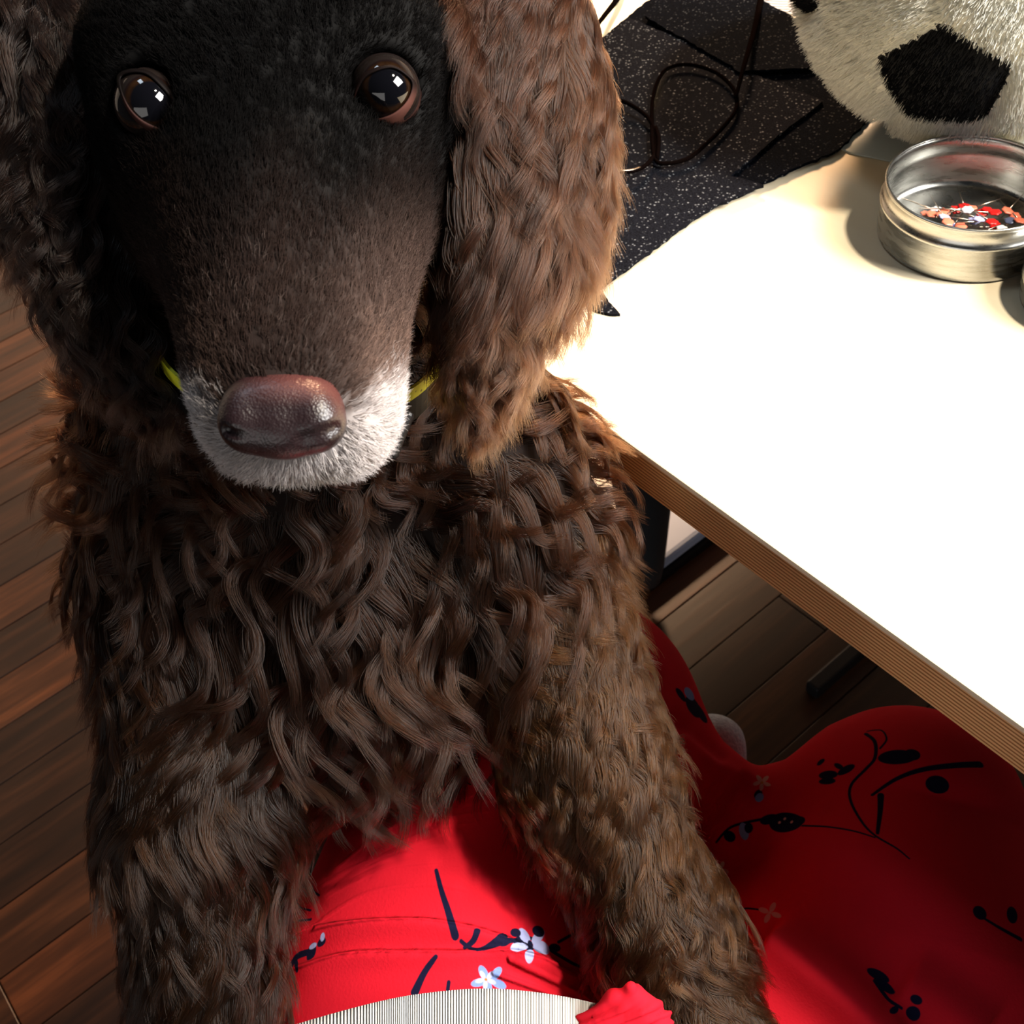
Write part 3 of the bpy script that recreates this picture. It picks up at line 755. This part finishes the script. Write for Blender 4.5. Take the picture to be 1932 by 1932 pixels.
pink = np.clip(pink, 0, 1)[:, None]
rim = sst(y, 835, 865)[:, None]*.5
cN = np.array((.013, .006, .007))*(1-pink)+np.array((.10, .032, .027))*pink
cN = cN*(1-rim)+np.array((.08, .022, .026))*rim
ca = no.data.attributes.new('tint', 'FLOAT_COLOR', 'POINT'); ca.data.foreach_set('color', np.concatenate([cN, np.ones((len(cN), 1))], 1).astype(np.float32).ravel())

# eyes
def look_matrix(d):
    z = unit(d); x = unit(np.cross(np.array([0, 1., 0]), z)); return np.stack([x, np.cross(z, x), z], 1)
m_eye, N, L, B = mat('eyeball', rough=.05); B.inputs['Coat Weight'].default_value = .6; B.inputs['Coat Roughness'].default_value = .02; B.inputs['Coat IOR'].default_value = 1.4
at_ = N.new('ShaderNodeAttribute'); at_.attribute_name = 'tint'; L.new(at_.outputs['Color'], B.inputs['Base Color'])
m_lid, N, L, B = mat('eyelid_skin', rough=.6); B.inputs['Specular IOR Level'].default_value = .08
at_ = N.new('ShaderNodeAttribute'); at_.attribute_name = 'tint'; L.new(at_.outputs['Color'], B.inputs['Base Color'])
LIDS = [  # almond opening in pixels around each eye, clockwise from the outer corner
    [(226, 150), (246, 137), (276, 140), (305, 165), (326, 192), (338, 226), (322, 243), (296, 240), (262, 222), (238, 192)],
    [(672, 226), (668, 190), (684, 152), (708, 135), (740, 128), (766, 142), (778, 160), (768, 190), (742, 214), (706, 226)]]
GZ = [(284, 190), (732, 162)]
for (c, r, s_), lid, gz_ in zip(EYES, LIDS, GZ):
    nu, nv = 64, 48; V = []; T = []
    gd = unit(cp(gz_[0], gz_[1], c[2]-r)-c); LM = look_matrix(gd)
    for i in range(nv+1):
        th = math.pi*i/nv
        for j in range(nu):
            ph = 2*math.pi*j/nu; rr = r*(1+.05*math.exp(-(th/.5)**2))
            V.append(c+LM@np.array([rr*math.sin(th)*math.cos(ph), rr*math.sin(th)*math.sin(ph), rr*math.cos(th)]))
            fib = .8+.4*mnoise.noise(Vector((math.cos(ph)*6, math.sin(ph)*6, th*3)))
            if th < .53: T.append((.002, .002, .003))
            elif th < .74:
                q = (th-.53)/.21; T.append(tuple(np.array((.016, .0068, .0028))*fib*(1-.55*q**4)*(.6+.9*q if q < .7 else 1.2)))
            elif th < .82: T.append((.006, .003, .003))
            else: T.append((.010, .007, .006) if th < 1.2 else (.02, .013, .012))
    Fc = [(i*nu+j, (i+1)*nu+j, (i+1)*nu+(j+1) % nu, i*nu+(j+1) % nu) for i in range(nv) for j in range(nu)]
    eo = mesh_obj('eye', to_world(np.array(V)), Fc, m_eye, dogroot); tag(eo, 'brown eye with a large dark pupil')
    ca = eo.data.attributes.new('tint', 'FLOAT_COLOR', 'POINT'); ca.data.foreach_set('color', np.concatenate([np.array(T), np.ones((len(T), 1))], 1).astype(np.float32).ravel())
    # eyelid: lip on the ball, crest, then skin running back into the head
    op = catmull([(*q, 0) for q in lid], 6, True)[:, :2]; cen = op.mean(0); n = len(op)
    rings = []
    for sc, lift_, dz in ((.97, .985, .0003), (.99, 1.06, 0), (1.03, 1.085, 0), (1.10, 1.09, 0), (1.22, 1.08, .0004), (1.36, 1.05, .003), (1.6, 1.0, .009)):
        ring = []
        for q in op:
            qq = cen+(q-cen)*sc+np.array([-26*s_, 18])*max(sc-1, 0)
            rd = unit(np.array([(qq[0]-966)/F, (qq[1]-966)/F, 1.])); b = rd@c; R2 = (r*lift_)**2
            disc = b*b-(c@c-R2)
            t_ = b-math.sqrt(disc) if disc > 0 else b
            ring.append(rd*t_+np.array([0, 0, dz]))
        rings.append(np.array(ring))
    V = np.concatenate(rings)
    Fc = [(k*n+i, k*n+(i+1) % n, (k+1)*n+(i+1) % n, (k+1)*n+i) for k in range(len(rings)-1) for i in range(n)]
    lo = mesh_obj('eyelid', to_world(V), Fc, m_lid, dogroot)
    x, y = px_of(V); low = sst(y, cen[1]-20, cen[1]+25)
    rg = np.repeat(np.arange(len(rings)), n)
    amt = np.where(rg <= 1, .25, np.where(rg <= 4, 1, np.where(rg == 5, .55, .1)))*(low*.9+.04)*(.85 if s_ > 0 else .3)
    ct = mixc((.0016, .0011, .001), (.13, .052, .042), np.clip(amt, 0, 1))
    ca = lo.data.attributes.new('tint', 'FLOAT_COLOR', 'POINT'); ca.data.foreach_set('color', np.concatenate([ct, np.ones((len(ct), 1))], 1).astype(np.float32).ravel())

# collar
m_yel, N, L, B = mat('yellow_webbing', (.78, .80, .03), .6)
mp = texmap(N, L); v_ = N.new('ShaderNodeTexVoronoi'); v_.inputs['Scale'].default_value = 330; L.new(mp.outputs[0], v_.inputs['Vector'])
r1 = ramp(N, [(.12, (.25, .26, .02)), (.22, (.80, .82, .03))]); L.new(v_.outputs['Distance'], r1.inputs[0]); L.new(r1.outputs[0], B.inputs['Base Color'])
cc = cp(575, 622, .425); e1 = unit(np.array([1., .13, 0])); e2 = unit(np.array([-.09, .70, -.71])); ax = np.cross(e1, e2)
if ax[1] < 0: ax = -ax
def band(name, hw, th, off, m, r0=.0515, lab=None, a0=0, a1=2*math.pi):
    n = 96; V = []; Fc = []
    for i in range(n+1):
        a = a0+(a1-a0)*i/n; dr = e1*math.cos(a)+e2*math.sin(a); rr = r0*(1+.02*math.sin(3*a))
        for q, hh in ((rr, -hw), (rr+th, -hw), (rr+th, hw), (rr, hw)): V.append(cc+dr*q+ax*(hh+off))
    for i in range(n):
        for j in range(4): Fc.append((i*4+j, i*4+(j+1) % 4, (i+1)*4+(j+1) % 4, (i+1)*4+j))
    o = mesh_obj(name, to_world(np.array(V)), Fc, m, dogroot, smooth=False)
    if lab: tag(o, lab)
    return o
collar = band('collar', .0075, .002, .006, m_black, r0=.0500, lab='black webbing collar')
cy = band('yellow_band', .0026, .0012, -.0008, m_yel, r0=.0518, lab='thin yellow band with small dark specks')
def bend(px, py, d, w_, name, m):
    pass
# buckle beside the lip, and the loose yellow end
bk = cp(733, 812, .377); bm = bmesh.new(); box(bm, (-.006, -.0085, -.003), (.006, .0085, .003), .0015)
for k in range(5): box(bm, (-.0045, -.006+k*.0026, -.0040), (.0045, -.0048+k*.0026, -.003), .0003)
rot = Matrix([list(r_) for r_ in M]).to_4x4() @ Matrix.Rotation(math.radians(22), 4, 'Z')
bmesh.ops.transform(bm, matrix=Matrix.Translation(Vector(to_world(bk))) @ rot, verts=bm.verts)
bb = bm_obj('buckle', bm, m_black, dogroot); tag(bb, 'black ribbed plastic buckle')
tp = [cp(822, 668, .41), cp(826, 690, .409), cp(823, 706, .408), cp(818, 716, .407)]
tp = catmull(tp, 5); V = []
for i, q in enumerate(tp):
    hw = .0024*(1-i/len(tp))+.0004
    for sx, dz in ((-1, 0), (1, 0), (1, .0008), (-1, .0008)): V.append(q+np.array([sx*hw, 0, dz]))
Fc = [(i*4+j, i*4+(j+1) % 4, (i+1)*4+(j+1) % 4, (i+1)*4+j) for i in range(len(tp)-1) for j in range(4)]+[(0, 1, 2, 3), tuple((len(tp)-1)*4+j for j in (3, 2, 1, 0))]
mesh_obj('strap_end', to_world(np.array(V)), Fc, m_yel, dogroot, smooth=False)

# ------------------------------------------------------------------ person: trousers, shirt, sock
tr = Sculpt()
tr.cap(cp(822, 2120, .605), cp(992, 1480, .668), .114, .091, .05)
tr.cap(cp(1010, 1480, .665), cp(1060, 1370, .70), .085, .082, .03)
tr.cap(cp(1420, 2220, .61), cp(1680, 1800, .645), .10, .088, .03)
tr.cap(cp(1680, 1800, .645), cp(1712, 1545, .675), .088, .067, .02)
tr.cap(cp(1505, 1575, .685), cp(1600, 1565, .68), .043, .055, .014)
tr.cap(cp(1180, 1600, .70), cp(1335, 1580, .69), .052, .034, .02)
tr.cap(cp(1180, 1400, .71), cp(1308, 1492, .69), .050, .034, .02)
tr.cap(cp(1060, 2230, .60), cp(1200, 1960, .63), .11, .07, .06)
tr.cap(cp(1712, 1560, .685), cp(1450, 1660, .86), .05, .034, .02)
tr.cap(cp(1075, 1345, .70), cp(1150, 1560, .86), .06, .036, .03)
TV, TQ = tr.mesh(.0022)
TNr = tr.grad(TV); x, y = px_of(TV)
front = (TV[:, 2] < .72) & ((TNr*unit(TV)).sum(1) < .2)
def polyd(poly):
    P = catmull([(*q, 0) for q in poly], 8)[:, :2]; D = np.full(len(TV), 1e9); Sg = np.zeros(len(TV)); T = np.zeros(len(TV))
    L_ = len(P)-1
    for i in range(L_):
        a, b = P[i], P[i+1]; ba = b-a; h = np.clip(((x-a[0])*ba[0]+(y-a[1])*ba[1])/(ba@ba), 0, 1)
        dx = x-a[0]-h*ba[0]; dy = y-a[1]-h*ba[1]; d = np.hypot(dx, dy); m = d < D
        D[m] = d[m]; Sg[m] = np.sign(ba[0]*dy-ba[1]*dx)[m]; T[m] = ((i+h)/L_)[m]
    return D*Sg, T
folds = [  # (line, height, width, one-sided step?)
    ([(500, 1795), (600, 1755), (700, 1740), (830, 1742), (960, 1775), (1060, 1830), (1160, 1885)], .0048, 30, 1),
    ([(520, 1845), (640, 1805), (760, 1800), (860, 1800), (980, 1800), (1100, 1840)], .0034, 24, 1),
    ([(545, 1720), (640, 1650), (760, 1600), (860, 1570)], .0012, 16, 0), ([(600, 1700), (720, 1640), (830, 1625)], .0011, 14, 0),
    ([(620, 1650), (720, 1570), (810, 1530)], .0011, 14, 0), ([(560, 1770), (680, 1690), (800, 1668), (880, 1680)], .0012, 18, 0),
    ([(960, 1810), (1080, 1868), (1190, 1925)], .0028, 16, 0), ([(930, 1835), (1050, 1880), (1150, 1930)], .0020, 14, 0),
    ([(1290, 1380), (1350, 1440), (1400, 1470)], .003, 16, 0), ([(1440, 1780), (1520, 1840), (1600, 1900), (1700, 1990)], .014, 48, 0),
    ([(1330, 1590), (1380, 1540), (1430, 1470)], -.006, 26, 0), ([(1260, 1340), (1320, 1400), (1370, 1440)], -.003, 12, 0),
    ([(1700, 1850), (1780, 1900), (1850, 1960)], .007, 55, 0)]
dsp = np.zeros(len(TV))
for poly, a, w_, st in folds:
    d, t = polyd(poly); env = sst(t, 0, .12)*(1-sst(t, .85, 1))
    if st: dsp += np.where(d > 0, np.exp(-(d/w_)**2), np.exp(-(d/(w_*.22))**2))*a*env
    else: dsp += a*np.exp(-(d/w_)**2)*env
nz = np.array([mnoise.noise(Vector(v*14)) for v in TV])
TV2 = TV+TNr*(dsp*front+nz*.0022)[:, None]
TW = to_world(TV2)
person = empty('person', at_z(1080, 2150, .45)*np.array([1, 1, 0]))
tag(person, 'person in red floral trousers and a white ribbed top, seated, cut by the frame', 'person')
m_cloth, N, L, B = mat('red_floral_cloth', rough=.85); B.inputs['Specular IOR Level'].default_value = .08
trs = mesh_obj('trousers', TW, TQ, m_cloth, person); tag(trs, 'red trousers printed with dark blue and lilac flowers')
# printed pattern: drawn on the flat cloth, mapped by the plan position of each point
bvh = BVHTree.FromPolygons([Vector(v) for v in TW], [list(map(int, q)) for q in TQ])
def on_cloth(px, py):
    d = unit(M@np.array([(px-966)/F, (py-966)/F, 1.])); h = bvh.ray_cast(Vector(CAM), Vector(d))
    return np.array(h[0])[:2] if h[0] is not None else None
lo = TW[:, :2].min(0)-.002; span = (TW[:, :2].max(0)-lo).max()+.004; RES = 2048
img = np.empty((RES, RES, 3), np.float32); img[:] = (.66, .011, .026)
NAVY, LIL, BLU, PALE, ORG = (.008, .008, .03), (.42, .46, .80), (.2, .3, .62), (.62, .3, .28), (.55, .2, .03)
def paint_dot(c, ra, rb, ang, col):
    p = (c-lo)/span*RES; R0 = int(max(ra, rb)/span*RES)+3
    x0, x1 = int(max(p[0]-R0, 0)), int(min(p[0]+R0+1, RES)); y0, y1 = int(max(p[1]-R0, 0)), int(min(p[1]+R0+1, RES))
    if x1 <= x0 or y1 <= y0: return
    X, Y = np.meshgrid(np.arange(x0, x1)-p[0], np.arange(y0, y1)-p[1]); ca_, sa = math.cos(ang), math.sin(ang)
    s = span/RES; u = (X*ca_+Y*sa)*s/ra; v = (-X*sa+Y*ca_)*s/rb; q = np.sqrt(u*u+v*v); ed = s/min(ra, rb)
    al = np.clip((1+ed*.5-q)/ed, 0, 1)[..., None]; img[y0:y1, x0:x1] = img[y0:y1, x0:x1]*(1-al)+np.array(col, np.float32)*al
def stroke(pts, w0, w1, col=NAVY):
    pts = catmull([(*q, 0) for q in pts], 10)[:, :2]; pr = None; n = len(pts)
    for i, (a, b) in enumerate(pts):
        q = on_cloth(a, b)
        if q is None: pr = None; continue
        rr = (w0+(w1-w0)*i/(n-1))
        if pr is not None and np.linalg.norm(q-pr) < .05:
            m_ = max(1, int(np.linalg.norm(q-pr)/.0003))
            for k in range(m_): paint_dot(pr+(q-pr)*(k+1)/m_, rr, rr, 0, col)
        pr = q
def blob(px, py, a, b, ang, col):       # ellipse given in pixels, laid on the cloth
    q = on_cloth(px, py); e_ = on_cloth(px+a*math.cos(ang), py+a*math.sin(ang)); g_ = on_cloth(px-b*math.sin(ang), py+b*math.cos(ang))
    if q is None or e_ is None or g_ is None: return
    ra = min(np.linalg.norm(e_-q), a*.0006); rb = min(np.linalg.norm(g_-q), b*.0006); paint_dot(q, max(ra, .0006), max(rb, .0006), math.atan2(*(e_-q)[::-1]), col)
def flower(px, py, s, col, heart=NAVY, n=5, ph=.4):
    for k in range(n):
        a = ph+k*2*math.pi/n; blob(px+s*math.cos(a), py+s*.85*math.sin(a), s*.75, s*.38, a, col)
    blob(px, py, s*.22, s*.22, 0, heart)
W = .0009
stroke([(822, 1641), (832, 1680), (845, 1720), (858, 1765)], W, W*2.1)
stroke([(868, 1775), (890, 1790), (920, 1788), (960, 1775), (1000, 1770), (1050, 1800), (1090, 1822), (1110, 1820)], W, W*.8)
stroke([(900, 1755), (892, 1775), (876, 1788)], W*1.8, W); stroke([(950, 1765), (925, 1785), (900, 1792)], W*2.4, W)
stroke([(1000, 1790), (980, 1775), (950, 1775)], W*2, W); blob(955, 1775, 14, 8, -.3, NAVY)
flower(1000, 1782, 22, LIL); blob(972, 1760, 10, 8, 0, NAVY); blob(1015, 1757, 12, 10, .3, NAVY); blob(1046, 1788, 11, 8, 0, NAVY)
stroke([(1052, 1778), (1066, 1770), (1080, 1762)], W*.7, W*.7); blob(1076, 1742, 7, 12, 0, LIL)
flower(922, 1850, 20, BLU, ORG); flower(916, 1848, 12, LIL, ORG); stroke([(823, 1803), (800, 1835), (782, 1872)], W, W*2.2); stroke([(846, 1852), (844, 1868)], W, W)
stroke([(588, 1672), (592, 1682), (602, 1690)], W*.6, W*.6); stroke([(572, 1680), (578, 1692)], W*.6, W*.6); stroke([(558, 1698), (566, 1712), (586, 1718)], W*.6, W*.6)
stroke([(530, 1745), (560, 1738), (586, 1735)], W*.6, W*.8); stroke([(534, 1752), (538, 1788)], W*.4, W*.4)
stroke([(545, 1830), (560, 1805), (588, 1795)], W*2, W*1.6); blob(587, 1797, 8, 14, .1, NAVY); blob(606, 1778, 10, 6, -.6, NAVY); blob(608, 1768, 4, 8, 0, LIL); blob(590, 1785, 8, 4, -.5, LIL)
stroke([(556, 1806), (560, 1832)], W*1.6, W*.9)
# under the table
stroke([(1632, 1384), (1650, 1400), (1650, 1430), (1634, 1450), (1606, 1480), (1604, 1510), (1625, 1550), (1650, 1576), (1690, 1600), (1715, 1620)], W*1.2, W*.5)
stroke([(1634, 1380), (1662, 1378), (1672, 1395), (1660, 1412)], W*.5, W*.7)
stroke([(1850, 1442), (1800, 1444), (1740, 1452), (1690, 1470), (1645, 1500)], W*2.2, W*.9); stroke([(1661, 1500), (1660, 1530), (1655, 1572)], W*2, W)
blob(1692, 1428, 36, 14, -.02, NAVY); blob(1720, 1424, 16, 11, 0, NAVY); blob(1768, 1480, 22, 17, 0, NAVY); blob(1562, 1462, 18, 8, 0, NAVY); blob(1560, 1474, 16, 6, 0, NAVY)
blob(1596, 1452, 18, 7, -.5, NAVY); blob(1582, 1446, 10, 5, .6, NAVY); blob(1548, 1438, 9, 4, -.8, NAVY)
blob(1482, 1552, 32, 18, .05, NAVY); blob(1450, 1546, 18, 9, -.3, NAVY); blob(1504, 1550, 14, 9, 0, NAVY)
for q in ((1480, 1545), (1493, 1551), (1470, 1552)): blob(*q, 2.5, 2.5, 0, PALE)
stroke([(1512, 1558), (1560, 1560), (1610, 1568), (1650, 1580)], W*.7, W*.5); stroke([(1350, 1590), (1380, 1560), (1440, 1545)], W*.7, W*.9)
blob(1376, 1578, 12, 10, .6, NAVY); blob(1403, 1568, 9, 17, -.2, BLU); blob(1412, 1562, 8, 10, 0, NAVY); blob(1430, 1500, 8, 8, 0, NAVY); blob(1432, 1505, 8, 8, 0, BLU); flower(1437, 1476, 10, PALE, ORG)
stroke([(1392, 1716), (1410, 1714), (1430, 1716)], W*.8, W*.6); flower(1452, 1722, 13, PALE, PALE, 4); flower(1358, 1640, 10, PALE, PALE, 4)
blob(1848, 1722, 11, 15, -.6, NAVY); blob(1909, 1726, 12, 13, .6, NAVY); stroke([(1852, 1730), (1885, 1750), (1925, 1772)], W*.7, W*1.2)
blob(1656, 1840, 24, 9, .5, NAVY); blob(1668, 1860, 24, 8, .6, NAVY); stroke([(1650, 1850), (1675, 1885), (1700, 1902)], W*1.3, W*.8); blob(1722, 1912, 14, 14, 0, NAVY); blob(1728, 1886, 12, 9, .3, NAVY); blob(1686, 1906, 10, 7, -.7, NAVY)
blob(1284, 1310, 6, 9, 0, NAVY); blob(1308, 1332, 12, 22, -.4, NAVY); blob(1322, 1345, 8, 16, -.3, NAVY); blob(1300, 1308, 8, 14, -.5, BLU)
keep_img = img; img = np.zeros((RES, RES, 3), np.float32)
for poly, a, w_, st in folds[:8]:
    if st or a > .0018: stroke([(q[0], q[1]-(6 if st else 0)) for q in poly], .0011, .0007, (1, 1, 1))
    else: stroke(poly, .0014, .0006, (.22, .22, .22))
for a_ in range(7):
    x0 = 575+a_*30; y0 = 1722-a_*26; stroke([(x0, y0), (x0+70, y0-52+a_*2), (x0+150, y0-88+a_*3), (x0+230, y0-104+a_*4)], .0012, .0003, (.16, .16, .16))
hm_ = img[..., 0]
for _ in range(3): hm_ = (hm_+np.roll(hm_, 1, 0)+np.roll(hm_, -1, 0)+np.roll(hm_, 1, 1)+np.roll(hm_, -1, 1)+np.roll(hm_, 2, 0)+np.roll(hm_, -2, 0)+np.roll(hm_, 2, 1)+np.roll(hm_, -2, 1))/9
img = keep_img
imh = bpy.data.images.new('fold_relief', RES, RES, float_buffer=True); imh.colorspace_settings.name = 'Non-Color'
imh.pixels.foreach_set(np.repeat(hm_[..., None], 4, 2).astype(np.float32).ravel()); imh.update(); imh.pack()
im = bpy.data.images.new('floral_print', RES, RES, float_buffer=True); im.colorspace_settings.name = 'Non-Color'
im.pixels.foreach_set(np.concatenate([img, np.ones((RES, RES, 1), np.float32)], 2).ravel()); im.update(); im.pack()
uv = trs.data.uv_layers.new(name='plan'); li = np.empty(len(trs.data.loops), np.int32); trs.data.loops.foreach_get('vertex_index', li)
uv.data.foreach_set('uv', ((TW[:, :2]-lo)/span)[li].astype(np.float32).ravel())
it = N.new('ShaderNodeTexImage'); it.image = im; L.new(it.outputs[0], B.inputs['Base Color'])
mp = texmap(N, L); n1 = noise(N, L, mp.outputs[0], 700, 2); bf = bump(N, L, n1.outputs[0], .25, .0006, B)
ih = N.new('ShaderNodeTexImage'); ih.image = imh; b2 = N.new('ShaderNodeBump'); b2.invert = True; b2.inputs['Strength'].default_value = 1; b2.inputs['Distance'].default_value = .0014
L.new(ih.outputs[0], b2.inputs['Height']); L.new(b2.outputs[0], bf.inputs['Normal'])
# knotted cloth end
m_red = mat('plain_red_cloth', (.66, .011, .026), .85, Specular_IOR_Level=.08)[0]
kn = Sculpt()
for a, b, ra, rb in (((1120, 1935, .470), (1172, 1885, .464), .0075, .0045), ((1172, 1885, .464), (1184, 1864, .462), .0045, .0022), ((1184, 1864, .462), (1196, 1884, .463), .002, .0012),
                     ((1150, 1930, .470), (1205, 1896, .466), .0085, .0070), ((1205, 1896, .466), (1240, 1925, .470), .0062, .0060), ((1160, 1960, .47), (1236, 1960, .475), .009, .007)):
    kn.cap(cp(*a), cp(*b), ra, rb, .0022)
KV, KQ = kn.mesh(.0012); kg = kn.grad(KV, .0008); kx, ky = px_of(KV)
KV = KV+kg*(.0011*np.sin((kx*.8+ky*1.0)/6.5+3*np.sin(ky/17.)))[:, None]
mesh_obj('waist_tie', to_world(KV), KQ, m_red, person)
# shirt
V = []; UV = []; nu, nv = 160, 60
hx = [(300, 2090), (400, 2010), (480, 1962), (560, 1932), (700, 1893), (800, 1874), (920, 1865), (1040, 1876), (1150, 1900), (1250, 1935), (1350, 1985), (1450, 2050), (1560, 2150)]
H = catmull([(*q, 0) for q in hx], 16)[:, :2]; nu = len(H)
for k in range(nv):
    t = k/(nv-1)
    for i in range(nu):
        u = i/(nu-1); dx = (H[i, 0]-900)/500
        dd = .468+.05*min(dx*dx, 1.4); py = H[i, 1]+t*800
        out = .014*math.sin(min(t*5, 1)*math.pi/2)+.02*t
        rib = .0004*math.sin(u*420)
        roll = .004*math.exp(-((t-.12)/.02)**2)
        q = cp(H[i, 0], py, dd-out-rib-roll)
        V.append(q); UV.append((u*88, t*3))
n0_ = len(V)
for k in range(4):
    for i in range(nu):
        dx = (H[i, 0]-900)/500; V.append(cp(H[i, 0], H[i, 1]+[1, 3, 9, 60][k], .468+.05*min(dx*dx, 1.4)+[.0012, .003, .004, .004][k])); UV.append((i/(nu-1)*88, 0))
Fc = [(k*nu+i, k*nu+i+1, (k+1)*nu+i+1, (k+1)*nu+i) for k in range(nv-1) for i in range(nu-1)]
Fc += [(n0_+k*nu+i, n0_+(k+1)*nu+i, n0_+(k+1)*nu+i+1, n0_+k*nu+i+1) for k in range(3) for i in range(nu-1)]
Fc += [(i, n0_+i, n0_+i+1, i+1) for i in range(nu-1)]
sh = mesh_obj('shirt', to_world(np.array(V)), Fc, m_white, person); tag(sh, 'white ribbed top with a banded hem')
uv = sh.data.uv_layers.new(name='ribs'); li = np.empty(len(sh.data.loops), np.int32); sh.data.loops.foreach_get('vertex_index', li)
uv.data.foreach_set('uv', np.array(UV, np.float32)[li].ravel())
# foot in a grey sock
sk = Sculpt(); sk.cap(cp(1330, 1412, .84), cp(1352, 1405, .835), .022, .0185, .01); sk.cap(cp(1352, 1405, .835), cp(1378, 1450, .84), .0185, .013, .01); sk.cap(cp(1330, 1412, .84), cp(1250, 1500, .86), .022, .028, .01)
v, q = sk.mesh(.0025); so = mesh_obj('sock', to_world(v), q, m_sock, person); tag(so, 'pale grey-blue sock')

# ------------------------------------------------------------------ plush pile on the ball
n = 110000
D = unit(rng.normal(0, 1, (n, 3))); Qd = (D@centres.T)/hgt; own = Qd.argmax(1); srt = np.sort(Qd, 1); gap = srt[:, -1]-srt[:, -2]
vdir = unit(CAM-bc); keep = (D@vdir > -.15) & (D[:, 2] > -.97); D, own, gap = D[keep], own[keep], gap[keep]; n = len(D)
R_ = bc+D*(BR*(1-.045*np.exp(-(gap/.012)**2)-.004))[:, None]
tang = unit(np.cross(D, np.array([.3, -.5, .8]))+rng.normal(0, .5, (n, 3))); cen = centres[own]; inward = unit(cen-D*(D*cen).sum(1, keepdims=True))
dr = unit(D*.9+tang*.22+inward*.30*np.exp(-(gap/.03))[:, None]); K = 5; Hh = np.zeros((n, K, 3)); Lh = .0052*(.6+.7*rng.random(n)); Lh[own < 12] *= .75
for k in range(K):
    t = k/(K-1); Hh[:, k] = R_+dr*(Lh*t)[:, None]+tang*(Lh*.15*t*t)[:, None]-np.array([0, 0, 1])*(Lh*.25*t*t)[:, None]
Hh[:, :, 2] = np.maximum(Hh[:, :, 2], TZ+.0016)
tc_ = np.where((own < 12)[:, None], np.array((.004, .004, .005)), np.array((.74, .74, .68)))*(.85+.3*rng.random((n, 1)))
curves_obj('plush_pile', Hh, (.00022*(1-.6*np.linspace(0, 1, K)))[None], np.clip(tc_, 0, 1), m_plushpile, ball, world=False)
